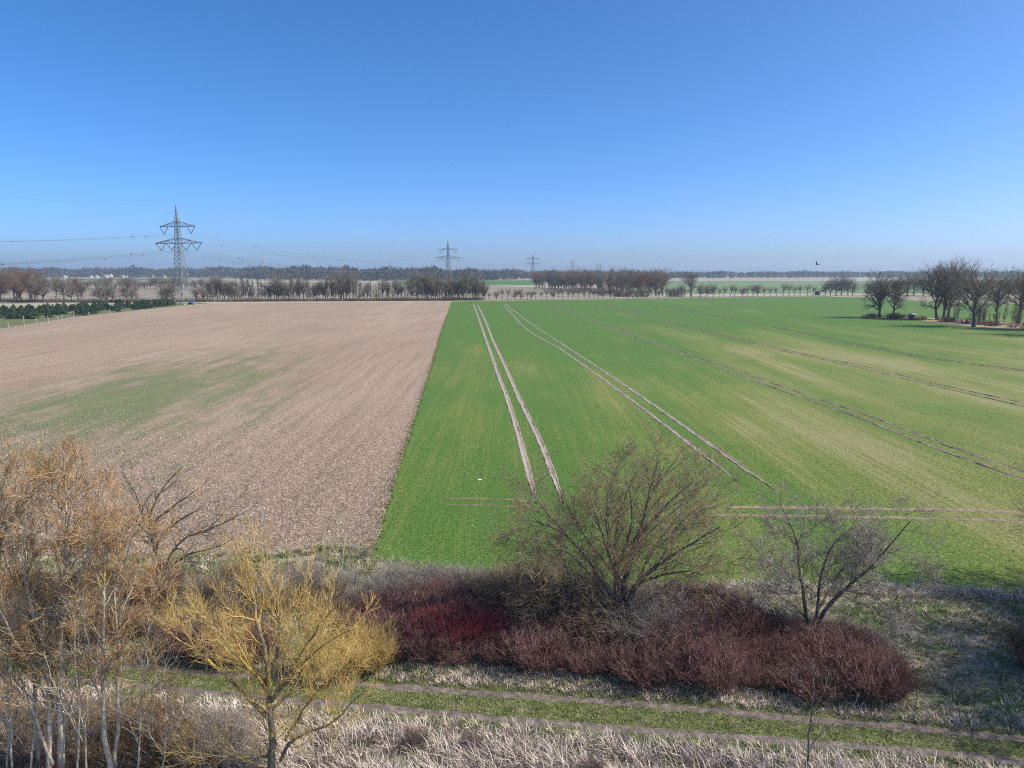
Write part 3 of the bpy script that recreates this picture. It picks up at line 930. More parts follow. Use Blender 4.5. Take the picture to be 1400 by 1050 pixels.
# paddock fence
fpx = [(-60, 463, 3.0), (-15, 455.5, 2.0), (12, 450.5, 2.2), (33, 447, 3.6), (50, 444, 2.4), (66, 441.5, 2.6), (79, 439.5, 2.0), (85, 439, 2.6), (101, 436.3, 3.2), (122, 433.3, 2.0), (150, 429.4, 2.0)]
pts = [g(a, b_) for a, b_, _ in fpx]
fe = empty('wire_fence', (pts[0][0], pts[0][1], 0))
tag(fe, 'wire fence on uneven pale posts along the grass by the conifers', 'fence')
org = np.array([pts[0][0], pts[0][1], 0])
for p, (_, _, h) in zip(pts, fpx):
    q = np.zeros((1, 3, 3)); q[0] = [p - org + [0, 0, -0.2], p - org + [0.05, 0, h * 0.5], p - org + [random.uniform(-0.2, 0.2), 0, h]]
    obj('post', mesh('post', *tubes(q, np.full((1, 3), 0.13), 6)), M['post'], fe)
for hz in (0.5, 1.0, 1.5):
    q = np.array([p - org + [0, 0, hz] for p in pts])[None]
    obj('wire', mesh('wire', *tubes(q, np.full((1, len(pts)), 0.02), 4)), M['wire'], fe)


def seg_tubes(segs, rad, K=4):
    q = np.array(segs, float)
    return tubes(q, np.full(q.shape[:2], rad), K)


# ---- pylon (built once, copied along the line)
ZL, ZU, ZT = 33.6, 42.6, 54.0
def hw(z):
    return np.interp(z, [0, 14, ZL, ZU, 46, ZT], [4.3, 2.6, 1.35, 1.0, 0.8, 0.10])
def corner(z, k):
    sx, sy = ((1, 1), (-1, 1), (-1, -1), (1, -1))[k]
    w = hw(z)
    return np.array([sx * w, sy * w, z])
LA = {'lower': (ZL, 15.0, [(-14.7, -8.5), (-7.8, -1.5), (1.5, 8.1), (8.5, 14.7)]), 'upper': (ZU, 11.4, [(-11.3, -6.0), (6.0, 11.3)])}
HANG = []
pyl = empty('electricity_pylon', (0, 0, 0))
lv = [-0.3, 7, 14, 20, 27, ZL, 38, ZU, 46, ZT]
for k in range(4):
    q = np.array([[corner(z, k) for z in lv]])
    obj('leg', mesh('leg', *tubes(q, np.interp(q[:, :, 2], [0, 54], [0.22, 0.12]), 4)), M['steel'], pyl)
zs = [0.0, 5.5, 10, 14, 17, 20, 22.6, 25, 27.2, 29.3, 31.4, ZL, 35.6, 37.6, 39.4, 41, ZU, 44.3, 46, 47.6, 49.2, 50.6, 52]
sg = []
for z0, z1 in zip(zs[:-1], zs[1:]):
    for k in range(4):
        j = (k + 1) % 4
        sg += [[corner(z0, k), corner(z1, j)], [corner(z0, j), corner(z1, k)]]
    if z0 > 4:
        for k in range(4):
            sg.append([corner(z0, k), corner(z0, (k + 1) % 4)])
br_ = tag(obj('lattice_bracing', mesh('lattice_bracing', *seg_tubes(sg, 0.085)), M['steel'], pyl), kind='stuff')
for nm, (z, L, vv) in LA.items():
    sg = []
    w0 = hw(z)
    for sx in (-1, 1):
        n = 6
        pb = [[np.array([sx * (w0 + (L - w0) * t), sy * w0 * (1 - t * 0.9), z]) for t in np.linspace(0, 1, n)] for sy in (-1, 1)]
        ptop = [[np.array([sx * (w0 + (L - w0) * t), sy * w0 * (1 - t * 0.9), z + 2.6 * (1 - t) ** 1.15 + 0.25]) for t in np.linspace(0, 1, n)] for sy in (-1, 1)]
        for s in range(2):
            for i in range(n - 1):
                sg += [[pb[s][i], pb[s][i + 1]], [ptop[s][i], ptop[s][i + 1]], [pb[s][i], ptop[s][i + 1]] if i % 2 else [ptop[s][i], pb[s][i + 1]]]
        for i in range(n - 1):
            sg.append([pb[0][i], pb[1][i + 1]])
    arm = obj('crossarm', mesh('crossarm', *seg_tubes(sg, 0.12)), M['rustarm'], pyl)
    for a, b_ in vv:
        mid = np.array([(a + b_) / 2, 0, z - 3.9])
        ins = obj('insulator', mesh('insulator', *seg_tubes([[np.array([a, 0, z]), mid], [np.array([b_, 0, z]), mid]], 0.16, 6)), M['insul'], arm)
        HANG.append(mid)
HANG.append(np.array([0, 0, ZT]))
for k in range(4):
    c0 = corner(0, k)
    obj('footing', mesh('footing', *box(c0[0] - 0.6, c0[0] + 0.6, c0[1] - 0.6, c0[1] + 0.6, -0.2, 0.45)), M['post'], pyl)

P1 = g(250, 416.6)
pos = [P1]
for x, Zd in ((615, 818), (728, 1340), (781, 1960), (815, 2620), (836, 3350)):
    pos.append(np.array([(x - 700) / F_PX * Zd * 1.01, Zd, 0]))
back = 2 * pos[0] - pos[1]
line = [back] + pos
labels = ['lattice pylon at the unseen start of the power line', 'tallest grey lattice pylon standing beside the conifer plantation', 'lattice pylon rising behind the bare tree row at the crop corner',
          'distant lattice pylon behind the left end of the grove', 'small distant pylon behind the middle of the grove', 'tiny far pylon in the close pair above the grove', 'tiniest far pylon just past the close pair above the grove']
pyls = []
for i, p in enumerate(line):
    e = pyl if i == 0 else copy_tree(pyl)
    a, b_ = line[max(0, i - 1)], line[min(len(line) - 1, i + 1)]
    d = b_ - a
    e.location = (p[0], p[1], 0)
    e.rotation_euler = (0, 0, -math.atan2(d[0], d[1]))
    tag(e, labels[i], 'pylon', 'pylons of the power line')
    pyls.append(e)
# second line's pylons, far off
for x, Zd, sc_l in ((790, 2750, 'tiny squat pylon right beside the small distant pylon'), (818, 2650, 'tiny far pylon, other half of the close pair above the grove')):
    e = copy_tree(pyl)
    e.location = ((x - 700) / F_PX * Zd * 1.01, Zd, 0)
    e.scale = (1, 1, 0.72 if x < 800 else 0.98)
    tag(e, sc_l, 'pylon', 'pylons of the power line')


def wpos(e, h):
    c, s = math.cos(e.rotation_euler[2]), math.sin(e.rotation_euler[2])
    return np.array([e.location[0] + c * h[0] - s * h[1], e.location[1] + s * h[0] + c * h[1], h[2]])


marker = mesh('marker', *tubes(np.array([[[-0.35, 0, 0], [-0.2, 0, 0], [0.2, 0, 0], [0.35, 0, 0]]]), np.array([[0.05, 0.3, 0.3, 0.05]]), 8))
span_lab = ['overhead cable sagging in toward the tallest pylon', 'overhead cable sagging between the tallest pylon and the next', 'overhead cable between the distant pylons']
for i in range(3):
    for k, h in enumerate(HANG):
        a, b_ = wpos(pyls[i], h), wpos(pyls[i + 1], h)
        t = np.linspace(0, 1, 33)[:, None]
        sag = 11.5 if k < 6 else 8.0
        q = a * (1 - t) + b_ * t
        q[:, 2] -= (4 * sag * t * (1 - t))[:, 0]
        e = empty('power_cable', tuple(a))
        tag(e, span_lab[i], 'cable', 'cables: ' + span_lab[i])
        cd = obj('conductor', mesh('conductor', *tubes((q - a)[None], np.full((1, 33), 0.04 if k < 6 else 0.02), 4)), M['wire'], e)
        if i < 2 and k < 6:
            for tt in ((0.55, 0.72, 0.9) if i == 0 else (0.12, 0.3)):
                j = tt + random.uniform(-0.05, 0.05)
                pp = a * (1 - j) + b_ * j - a
                obj('marker', marker, M['wire'], cd, (pp[0], pp[1], pp[2] - 4 * sag * j * (1 - j)))

# blue tarpaulin heap at the pylon foot
v, f = box(-2.2, 2.2, -1.4, 1.4, 0, 1.7)
v[4:, :2] *= 0.45
tp_ = obj('tarp_heap', mesh('tarp_heap', v, f), M['blue'], None, tuple(g(263, 415.9)))
tag(tp_, 'small blue covered heap at the foot of the tallest pylon', 'tarp')


# hunter's hide on the brown strip and a dark hut by the lane
def hut(name, label, p, w, h, wall, roofm):
    e = empty(name, tuple(p), 0.12)
    tag(e, label, 'hut')
    leg = h * 0.16
    for sx in (-1, 1):
        for sy in (-1, 1):
            obj('leg', mesh('leg', *box(sx * w * .42 - .07, sx * w * .42 + .07, sy * w * .42 - .07, sy * w * .42 + .07, -0.1, leg)), wall, e)
    obj('cabin', mesh('cabin', *box(-w / 2, w / 2, -w / 2, w / 2, leg, h)), wall, e)
    v, f = box(-w * .58, w * .58, -w * .58, w * .58, h + 0.003, h + 0.16)
    v[[2, 3, 6, 7], 2] += 0.3
    obj('roof', mesh('roof', v, f), roofm, e)
    obj('window', mesh('window', *box(-w * .3, w * .3, -w / 2 - .03, -w / 2 + .02, h * .62, h * .8)), M['glass'], e)
    obj('door', mesh('door', *box(w / 2 - .02, w / 2 + .03, -w * .2, w * .2, leg + .05, h * .9)), wall, e)


hut('hunting_hide', 'small dark square hide with pale roof between the field oaks', g(1246.5, 438.0), 1.7, 2.2, M['hide_wall'], M['hide_roof'])
hut('field_hut', 'tiny dark hut by the lane next to the tree clump', g(1117.5, 404.0), 2.8, 3.0, M['hide_wall'], M['hide_wall'])


# far village houses
def house(x, yb, w, d, h, rz, label):
    p = g(x, yb)
    e = empty('village_house', tuple(p), rz)
    tag(e, label, 'house', 'white village houses before the woodland')
    obj('wall', mesh('wall', *box(-w / 2, w / 2, -d / 2, d / 2, 0, h)), M['white'], e)
    hh = h + w * 0.45
    v = np.array([[-w / 2 - .6, -d / 2 - .6, h], [w / 2 + .6, -d / 2 - .6, h], [w / 2 + .6, d / 2 + .6, h], [-w / 2 - .6, d / 2 + .6, h], [0, -d / 2 - .6, hh], [0, d / 2 + .6, hh]]) + [0, 0, 0.01]
    me = bpy.data.meshes.new('roof')
    me.from_pydata(v.tolist(), [], [[0, 3, 5, 4], [1, 4, 5, 2], [2, 5, 3], [0, 1, 2, 3]])
    obj('roof', me, M['tile'], e)
    gb = bpy.data.meshes.new('gable')
    gb.from_pydata([(-w / 2, -d / 2 - .61, h), (w / 2, -d / 2 - .61, h), (0, -d / 2 - .61, hh - 0.5), (-w / 2, -d / 2 - .3, h), (w / 2, -d / 2 - .3, h), (0, -d / 2 - .3, hh - 0.5)], [],
                   [[0, 1, 2], [3, 5, 4], [0, 3, 4, 1], [1, 4, 5, 2], [2, 5, 3, 0]])
    obj('gable', gb, M['white'], e)
    for sx in (-1, 1):
        for zz in (1.2, h - 2.2):
            obj('window', mesh('window', *box(sx * w * .25 - .6, sx * w * .25 + .6, -d / 2 - .05, -d / 2 + .05, zz, zz + 1.5)), M['glass'], e)


for x, yb, w, h, rz in ((89, 380.4, 12, 8, 0.3), (125, 380.3, 10, 7, 0.9), (133, 380.3, 11, 8, 0.2), (146, 380.6, 16, 9, -0.2), (152.5, 380.0, 14, 11, 0.5), (168.5, 380.5, 12, 8, 0.1), (173, 380.4, 10, 7, 0.9), (210, 380.6, 11, 7, 0.4), (225, 380.5, 11, 7, 0.1)):
    house(x, yb, w * 0.7, w * 0.85, h * 0.75, rz, 'white rendered house with red roof in front of the distant woodland')

# raptor in the sky
def bird():
    e = empty('bird', tuple(at(1117, 361.5, 135.0)), 0.5)
    tag(e, 'dark bird of prey gliding with raised wings above the horizon', 'bird')
    V, F = [], []
    P = 9
    body = np.zeros((1, P, 3)); body[0, :, 1] = np.linspace(-0.34, 0.30, P)
    rad = np.array([[0.01, 0.05, 0.075, 0.085, 0.085, 0.07, 0.05, 0.045, 0.008]])
    parts = [tubes(body, rad, 8)]
    span = np.linspace(0, 1, 8)
    for s in (-1, 1):
        lead = np.stack([s * span * 0.72, 0.10 + 0.08 * np.sin(span * 3.0) - 0.12 * span ** 3, 0.03 + 0.30 * span ** 1.15], 1)
        trail = lead.copy(); trail[:, 1] -= 0.24 * (1 - 0.35 * span ** 2) * np.where(span > 0.95, 0.6, 1)
        up_ = np.array([0, 0, 0.018])
        v = np.concatenate([lead + up_, trail + up_ * 0.4, trail - up_ * 0.4, lead - up_])
        n = 8
        f = []
        for k in range(4):
            for i in range(n - 1):
                a, b_ = k * n + i, ((k + 1) % 4) * n + i
                f.append([a, a + 1, b_ + 1, b_])
        parts.append((v, np.array(f)))
    tv_ = np.array([[-0.03, -0.28, .01], [0.03, -0.28, .01], [0.13, -0.56, .01], [-0.13, -0.56, .01], [-0.03, -0.28, -.01], [0.03, -0.28, -.01], [0.13, -0.56, -.01], [-0.13, -0.56, -.01]])
    parts.append((tv_, BOX_F))
    b_ = obj('body', mesh('body', *join(parts), True), M['feather'], e)
    e.rotation_euler = (0.15, 0.28, 0.85)


bird()
# white scraps lying in the crop
for x, y, s in ((655, 656.5, 0.33),):
    p = g(x, y)
    r_ = np.random.default_rng(int(x))
    n = 9
    a = np.linspace(0, 6.28, n, endpoint=False)
    rim = np.stack([np.cos(a) * s * r_.uniform(0.5, 1, n), np.sin(a) * s * 0.5 * r_.uniform(0.5, 1, n), r_.uniform(0.02, 0.08, n)], 1)
    v = np.concatenate([[[0, 0, 0.1]], rim, rim * [1, 1, 0] + [0, 0, 0.0]])
    f = [[0, 1 + i, 1 + (i + 1) % n, 1 + (i + 1) % n] for i in range(n)]
    me = bpy.data.meshes.new('white_scrap')
    me.from_pydata(v.tolist(), [], [[0, 1 + i, 1 + (i + 1) % n] for i in range(n)] + [[1 + i, 1 + n + i, 1 + n + (i + 1) % n, 1 + (i + 1) % n] for i in range(n)])
    tag(obj('white_scrap', me, M['paper'], None, (p[0], p[1], 0.02)), 'small white scrap lying in the green crop beside the tramlines', 'scrap')


# ================================================================== NEAR TREES (limbs traced from the photo, each with its own depth)
def near_tree(name, label, base, limbs, bark_m, twig_m, A, B, Cc, D=None, trunk_r=None, seed=0, rmin=0.007, group=None, mid_m=None, NP=12, Yb=None):
    r = np.random.default_rng(seed)
    b0 = g(*base)
    Y0 = b0[1] if Yb is None else Yb
    org = np.array([b0[0], b0[1], 0.0])
    e = empty(name, tuple(org))
    tag(e, label, 'tree', group)
    PTS, RAD = [], []
    for i, (px, d0, d1, r0, r1) in enumerate(limbs):
        n = len(px)
        t = np.linspace(0, 1, n)
        P3 = np.array([at(x_, y_, Y0 + d0 + (d1 - d0) * tt ** 1.2) for (x_, y_), tt in zip(px, t)])
        P3 = resample(P3, NP) - org
        P3[1:-1] += r.normal(size=(NP - 2, 3)) * 0.02
        rd = r0 + (r1 - r0) * np.linspace(0, 1, NP) ** 0.8
        PTS.append(P3); RAD.append(rd)
        obj('trunk' if i == 0 else 'branch', mesh('limb', *tubes(P3[None], rd[None], 8), True), bark_m, e)
    PTS, RAD = np.array(PTS), np.array(RAD)
    ln = np.linalg.norm(np.diff(PTS, axis=1), axis=2).sum(1)

    def lev(pts, rad, k):
        L = np.linalg.norm(np.diff(pts, axis=1), axis=2).sum(1)
        cnt = np.maximum(1, np.round(k.get('dens', 2.0) * L + r.random(len(L)) - 0.5)).astype(int)
        return children(pts, rad, cnt, k.get('tr', (0.25, 1.0)), k.get('ang', (42, 13)), lambda t, pl: np.clip(k['len'] * (1.15 - k.get('fall', 0.5) * t), 0.12, 1.1 * pl + 0.4),
                        k.get('up', 0.05), k.get('jit', 0.14), k.get('P', 4), k.get('rr', 0.55), k.get('tip', 0.4), k.get('rmax', 9), k.get('rmin', rmin), r)
    a, ar = lev(PTS, RAD, A)
    b_, br = lev(a, ar, B)
    c_, cr_ = lev(b_, br, Cc)
    tag(obj('branchwork', mesh('branchwork', *join([tubes(a, ar, 4), tubes(b_, br, 3)])), mid_m or bark_m, e), kind='stuff')
    parts = [tubes(c_, cr_, 3)]
    if D:
        d_, dr = lev(c_, cr_, D)
        parts.append(tubes(d_, dr, 3))
    obj('crown', mesh('crown', *join(parts)), twig_m, e)
    return e


# 1. spreading multi-stemmed tree in the middle
CT = [
    ([(850, 862), (851, 846), (853, 820), (854, 795), (857, 768), (866, 742), (878, 724), (901, 703), (918, 682), (947, 660)], 0, 0.6, 0.224, 0.027),
    ([(848, 860), (855, 835), (866, 805), (878, 786), (899, 774), (921, 757), (953, 740), (985, 720)], 0, -1.2, 0.194, 0.027),
    ([(846, 858), (845, 820), (843, 783), (839, 755), (840, 730), (846, 705), (852, 680), (870, 650)], 0.2, 2.0, 0.153, 0.018),
    ([(866, 742), (877, 722), (884, 694), (887, 676), (893, 652), (900, 628)], 0.2, -1.5, 0.102, 0.018),
    ([(844, 856), (832, 812), (819, 785), (809, 766), (793, 751), (776, 734), (762, 716), (745, 700), (727, 672)], 0, 1.4, 0.163, 0.018),
    ([(846, 860), (825, 830), (808, 815), (787, 797), (773, 783), (770, 762), (762, 748), (745, 742)], -0.2, -2.2, 0.122, 0.018),
    ([(776, 734), (758, 722), (736, 714), (715, 710), (698, 714)], 0.9, 0.2, 0.071, 0.013),
    ([(866, 803), (880, 793), (896, 789), (921, 783), (945, 779), (960, 786)], 0, -2.4, 0.092, 0.018),
    ([(842, 790), (834, 762), (822, 729), (812, 696), (800, 664)], 0.2, 2.6, 0.102, 0.018),
    ([(901, 772), (908, 758), (916, 737), (933, 711), (961, 688)], -0.8, 0.8, 0.082, 0.018),
    ([(848, 850), (838, 800), (846, 765), (862, 735), (868, 700), (856, 655)], 0, -3.0, 0.122, 0.018),
    ([(852, 850), (870, 800), (892, 752), (930, 700), (975, 672)], 0.2, 3.0, 0.122, 0.018),
    ([(845, 855), (815, 828), (780, 812), (745, 805), (712, 808)], -0.2, -1.6, 0.08, 0.012),
    ([(848, 852), (800, 812), (760, 790), (722, 775), (692, 770)], 0.1, 1.2, 0.09, 0.012),
    ([(852, 852), (890, 812), (925, 795), (962, 775), (996, 762)], 0.1, 1.6, 0.09, 0.012),
    ([(850, 800), (838, 755), (825, 715), (832, 670), (845, 632)], 0, -1.2, 0.08, 0.012),
    ([(856, 770), (880, 735), (920, 700), (950, 676), (975, 650)], 0, 1.8, 0.07, 0.012),
    ([(835, 780), (805, 740), (778, 700), (765, 660)], 0.3, 2.2, 0.07, 0.012),
    ([(846, 850), (822, 800), (790, 765), (750, 735), (715, 735)], 0, -3.0, 0.112, 0.018),
]
STREE = near_tree('spreading_tree', 'large spreading multi-stemmed bare tree in the dark red shrubs', (849, 868), CT, M['bark_dark'], M['twig_brown'],
          dict(dens=2.5, len=2.2, fall=0.45, up=0.05, P=5, rmin=0.010, rr=0.4, rmax=0.02, tr=(0.25, 1.0)), dict(dens=4.2, len=1.15, up=0.05, rmin=0.0075, rmax=0.010, tr=(0.3, 1.0)), dict(dens=7.5, len=0.55, up=0.03, jit=0.18, P=3, rmin=0.0062), seed=3)

# 2. open leaning tree on the right
RT = [
    ([(1107, 872), (1104, 850), (1099, 819), (1094, 787), (1092, 765), (1093, 744), (1083, 719), (1066, 690)], 0, 0.8, 0.117, 0.016),
    ([(1112, 872), (1116, 845), (1120, 821), (1121, 787), (1128, 765), (1134, 750), (1140, 739), (1171, 719)], 0, 1.0, 0.109, 0.016),
    ([(1114, 868), (1117, 848), (1126, 833), (1154, 807), (1183, 781), (1206, 761), (1226, 733), (1245, 712)], 0, -0.8, 0.125, 0.020),
    ([(1093, 793), (1081, 784), (1069, 779), (1051, 770), (1031, 764)], 0.3, -1.2, 0.047, 0.012),
    ([(1090, 812), (1069, 804), (1050, 803), (1034, 804)], 0.2, -1.6, 0.039, 0.012),
    ([(1169, 792), (1171, 770), (1178, 758), (1186, 748)], -0.3, 1.2, 0.047, 0.012),
    ([(1126, 770), (1140, 763), (1157, 759), (1179, 745)], 0.5, 1.8, 0.039, 0.010),
    ([(1158, 808), (1176, 812), (1194, 813), (1220, 833)], -0.3, -1.8, 0.039, 0.010),
    ([(1194, 781), (1223, 787), (1251, 783)], -0.5, -1.2, 0.031, 0.010),
    ([(1091, 741), (1103, 730), (1118, 718)], 0.6, 1.8, 0.031, 0.010),
    ([(1112, 850), (1130, 812), (1150, 780), (1190, 735)], 0, 2.6, 0.062, 0.012),
    ([(1106, 850), (1090, 830), (1065, 815), (1045, 790)], 0, 2.2, 0.055, 0.012),
]
RTREE = near_tree('open_tree', 'open-crowned bare tree leaning over the right end of the red shrubs', (1110, 873), RT, M['bark_dark'], M['twig_grey'],
          dict(dens=3.2, len=1.9, fall=0.5, up=0.05, P=5, rmin=0.010, rmax=0.02, rr=0.45), dict(dens=5.6, len=1.0, up=0.04, rmin=0.0065, rmax=0.009), dict(dens=9.5, len=0.48, P=3, jit=0.2, rmin=0.0066), seed=5)

# 3. yellow willow
WT = [
    ([(372, 1075), (372, 1047), (372, 1013), (370, 983), (367, 957), (368, 923), (366, 905)], 0, 0, 0.16, 0.09),
    ([(367, 912), (362, 887), (355, 867), (350, 843), (348, 817), (347, 793), (340, 757)], 0, 0.6, 0.09, 0.015),
    ([(371, 985), (355, 970), (340, 957), (320, 933), (297, 917), (283, 897), (257, 884), (235, 868)], 0, -0.8, 0.10, 0.015),
    ([(284, 900), (279, 882), (265, 862), (250, 835)], -0.5, 0.2, 0.04, 0.012),
    ([(370, 972), (393, 950), (413, 937), (433, 920), (450, 896), (462, 868)], 0, 0.9, 0.07, 0.012),
    ([(384, 1040), (390, 1023), (397, 1010), (427, 1000), (457, 990), (480, 963), (500, 944)], 0, -0.6, 0.08, 0.012),
    ([(367, 915), (387, 887), (407, 860), (420, 833), (428, 795)], 0, 1.2, 0.06, 0.012),
    ([(390, 1012), (407, 983), (420, 963), (447, 933), (480, 905)], 0, -1.0, 0.06, 0.012),
    ([(371, 1035), (340, 1036), (310, 1033), (287, 1034), (250, 1022)], 0, -0.7, 0.05, 0.01),
    ([(368, 940), (378, 900), (385, 850), (372, 790), (365, 755)], 0, 1.6, 0.08, 0.012),
    ([(368, 940), (345, 905), (318, 860), (305, 805)], 0, 1.4, 0.07, 0.012),
    ([(370, 960), (400, 925), (440, 880), (485, 860)], 0, -1.2, 0.07, 0.012),
    ([(369, 950), (350, 920), (310, 885), (275, 830)], 0, -1.5, 0.07, 0.012),
    ([(369, 960), (395, 920), (420, 880), (455, 830)], 0, -1.8, 0.07, 0.012),
]
near_tree('yellow_willow', 'golden yellow twigged willow standing in bleached grass by the track', (372, 1075), WT, M['bark_willow'], M['twig_yellow'],
          dict(dens=3.7, len=1.35, fall=0.5, up=0.14, P=5, ang=(38, 10), rmin=0.008, rr=0.4, rmax=0.018, tr=(0.12, 1.0)), dict(dens=6.0, len=0.8, up=0.12, ang=(34, 10), rmin=0.005, rmax=0.007), dict(dens=9.0, len=0.42, up=0.12, P=3, ang=(30, 10), rmin=0.0042), seed=8, mid_m=M['twig_yellow'])

# 4. tall grey-stemmed trees on the left
def stems(spec, seed, label, base):
    near_tree('grey_stemmed_tree', label, base, spec, M['bark_grey'], M['twig_orange'],
              dict(dens=3.0, len=1.7, fall=0.9, up=0.12, P=5, ang=(36, 10), tr=(0.3, 1.0), rmin=0.010), dict(dens=5.0, len=0.85, up=0.10, ang=(34, 10), tr=(0.2, 1), rmin=0.007),
              dict(dens=11.0, len=0.46, up=0.08, P=3, ang=(34, 12), rmin=0.0072), seed=seed, mid_m=M['bark_grey'])


stems([
    ([(84, 1075), (82, 1033), (81, 950), (84, 893), (86, 844), (89, 793), (91, 750), (91, 704), (89, 661), (86, 615)], 0, 0.3, 0.14, 0.015),
    ([(80, 960), (60, 925), (29, 890), (5, 848), (-15, 800)], 0, -0.9, 0.06, 0.012),
    ([(90, 770), (104, 735), (118, 700), (128, 660)], 0.1, 0.9, 0.05, 0.01),
    ([(89, 800), (76, 755), (62, 715), (52, 660)], 0.1, -0.7, 0.05, 0.01),
    ([(86, 850), (105, 800), (122, 760), (140, 715)], 0, -0.8, 0.05, 0.01),
    ([(90, 730), (98, 690), (108, 640)], 0.2, -0.6, 0.04, 0.01),
    ([(91, 740), (80, 690), (72, 640)], 0.2, 0.9, 0.04, 0.01),
    ([(83, 1010), (98, 960), (112, 905), (120, 850)], 0, 0.8, 0.05, 0.01),
], 21, 'tallest straight grey-stemmed tree with orange twig tips beside the track', (84, 1078))
stems([
    ([(69, 1080), (68, 1047), (66, 921), (60, 885), (49, 850), (34, 801), (27, 750), (27, 727), (23, 684), (20, 630)], 0, 0.2, 0.11, 0.012),
    ([(52, 1060), (50, 1000), (43, 893), (38, 836), (36, 780), (45, 720)], 0.4, 0.9, 0.07, 0.01),
    ([(72, 1045), (50, 985), (29, 944), (0, 919), (-25, 890)], 0, -0.7, 0.06, 0.01),
    ([(30, 770), (12, 730), (0, 690), (-8, 640)], 0.1, -0.5, 0.04, 0.01),
    ([(28, 740), (40, 700), (48, 655)], 0.1, 0.7, 0.04, 0.01),
    ([(60, 1060), (72, 980), (70, 900), (73, 830), (68, 770)], 0.5, 1.4, 0.06, 0.01),
    ([(44, 840), (22, 800), (5, 760), (-10, 720)], 0.1, 0.9, 0.04, 0.01),
], 22, 'grey-stemmed tree leaning away from the tallest grey stem, orange twig tips', (68, 1082))
stems([
    ([(156, 1078), (153, 1047), (141, 1020), (139, 965), (140, 910), (143, 844), (141, 807), (146, 750), (144, 719), (143, 672)], 0, 0.2, 0.11, 0.012),
    ([(157, 1060), (158, 1030), (163, 921), (160, 856), (154, 801), (157, 760), (168, 715)], 0.2, 0.8, 0.08, 0.01),
    ([(143, 940), (126, 899), (116, 856), (112, 820)], 0, -0.7, 0.04, 0.01),
    ([(160, 850), (178, 810), (192, 770), (205, 735)], 0.5, 1.2, 0.04, 0.01),
    ([(143, 820), (128, 780), (118, 735)], 0.1, -0.8, 0.04, 0.01),
    ([(155, 800), (175, 760), (185, 715)], 0.6, -0.4, 0.04, 0.01),
    ([(160, 900), (182, 862), (205, 830), (222, 790)], 0.4, -0.6, 0.04, 0.01),
    ([(162, 985), (178, 945), (192, 925), (203, 905)], 0.2, -0.6, 0.025, 0.008),
], 23, 'twin grey-stemmed tree with orange twig tips nearest the yellow willow', (156, 1080))
stems([
    ([(-52, 1075), (-55, 980), (-45, 880), (-38, 790), (-30, 720), (-22, 640)], 0, 0.2, 0.11, 0.012),
    ([(-45, 880), (-20, 820), (0, 760), (8, 690)], 0, 0.8, 0.05, 0.01),
    ([(-38, 800), (-10, 740), (10, 680), (12, 625)], 0, -0.8, 0.05, 0.01),
], 24, 'grey-stemmed tree at the end of the group, farthest from the yellow willow', (-52, 1078))

for i, (x, y, tx, ty, dx) in enumerate(((20, 1085, -12, 760, 0.5), (40, 1090, 58, 740, 1.0), (104, 1085, 112, 790, 0.8), (118, 1090, 100, 830, -0.4), (182, 1088, 205, 850, 0.5), (8, 1080, 14, 800, 1.2), (215, 1086, 238, 905, 0.3))):
    near_tree('pale_sapling', 'slim pale sapling among the grey-stemmed trees', (x, y), [
        ([(x, y), (x + (tx - x) * .3 + 4, y + (ty - y) * .3), (x + (tx - x) * .65 - 4, y + (ty - y) * .65), (tx, ty)], 0, dx, 0.045, 0.008),
        ([(x + (tx - x) * .4, y + (ty - y) * .4), (x + (tx - x) * .5 + 22, y + (ty - y) * .62), (tx + 34, ty + 30)], dx * .4, dx + 0.4, 0.025, 0.007),
        ([(x + (tx - x) * .3, y + (ty - y) * .3), (x + (tx - x) * .5 - 26, y + (ty - y) * .5), (tx - 40, ty + 60)], dx * .3, dx - 0.6, 0.025, 0.007),
    ], M['bark_grey'], M['twig_orange'], dict(dens=3, len=0.9, P=4, up=0.1, ang=(36, 10), rmin=0.009), dict(dens=4, len=0.5, P=3, up=0.08, rmin=0.0065), dict(dens=5, len=0.28, P=3, rmin=0.005), seed=60 + i, group='slim saplings among the grey stems')

# 5. lichen-spotted tree by the stubble
LT = [
    ([(226, 812), (222, 790), (214, 760), (205, 735), (203, 721), (209, 684), (223, 664), (249, 639)], 0, 0.8, 0.13, 0.02),
    ([(204, 728), (197, 713), (189, 679), (178, 664), (167, 645)], 0.3, -0.8, 0.07, 0.015),
    ([(206, 722), (209, 710), (229, 699), (251, 681), (274, 668), (290, 650)], 0.3, 1.6, 0.07, 0.015),
    ([(214, 755), (217, 736), (234, 719), (257, 704), (280, 695)], 0.2, -1.2, 0.07, 0.015),
    ([(222, 785), (236, 750), (249, 735), (277, 727), (311, 713), (345, 694)], 0, 0.2, 0.09, 0.015),
    ([(284, 726), (303, 704), (318, 690), (336, 670)], 0.1, 1.2, 0.05, 0.01),
    ([(236, 752), (249, 748), (263, 773), (272, 785)], 0, -1.2, 0.05, 0.01),
    ([(205, 735), (190, 715), (172, 705), (155, 690)], 0.2, 1.6, 0.06, 0.01),
    ([(224, 790), (236, 770), (262, 755), (300, 748), (330, 728)], 0, -1.6, 0.07, 0.01),
]
near_tree('lichened_tree', 'wide bare tree with orange lichen patches at the foot of the stubble field', (226, 814), LT, M['bark_lich'], M['twig_grey'],
          dict(dens=2.6, len=1.7, fall=0.6, up=0.03, P=5, rmin=0.012), dict(dens=3.2, len=0.9, up=0.03, rmin=0.008), dict(dens=4.0, len=0.5, P=3, jit=0.2, rmin=0.006), seed=31)

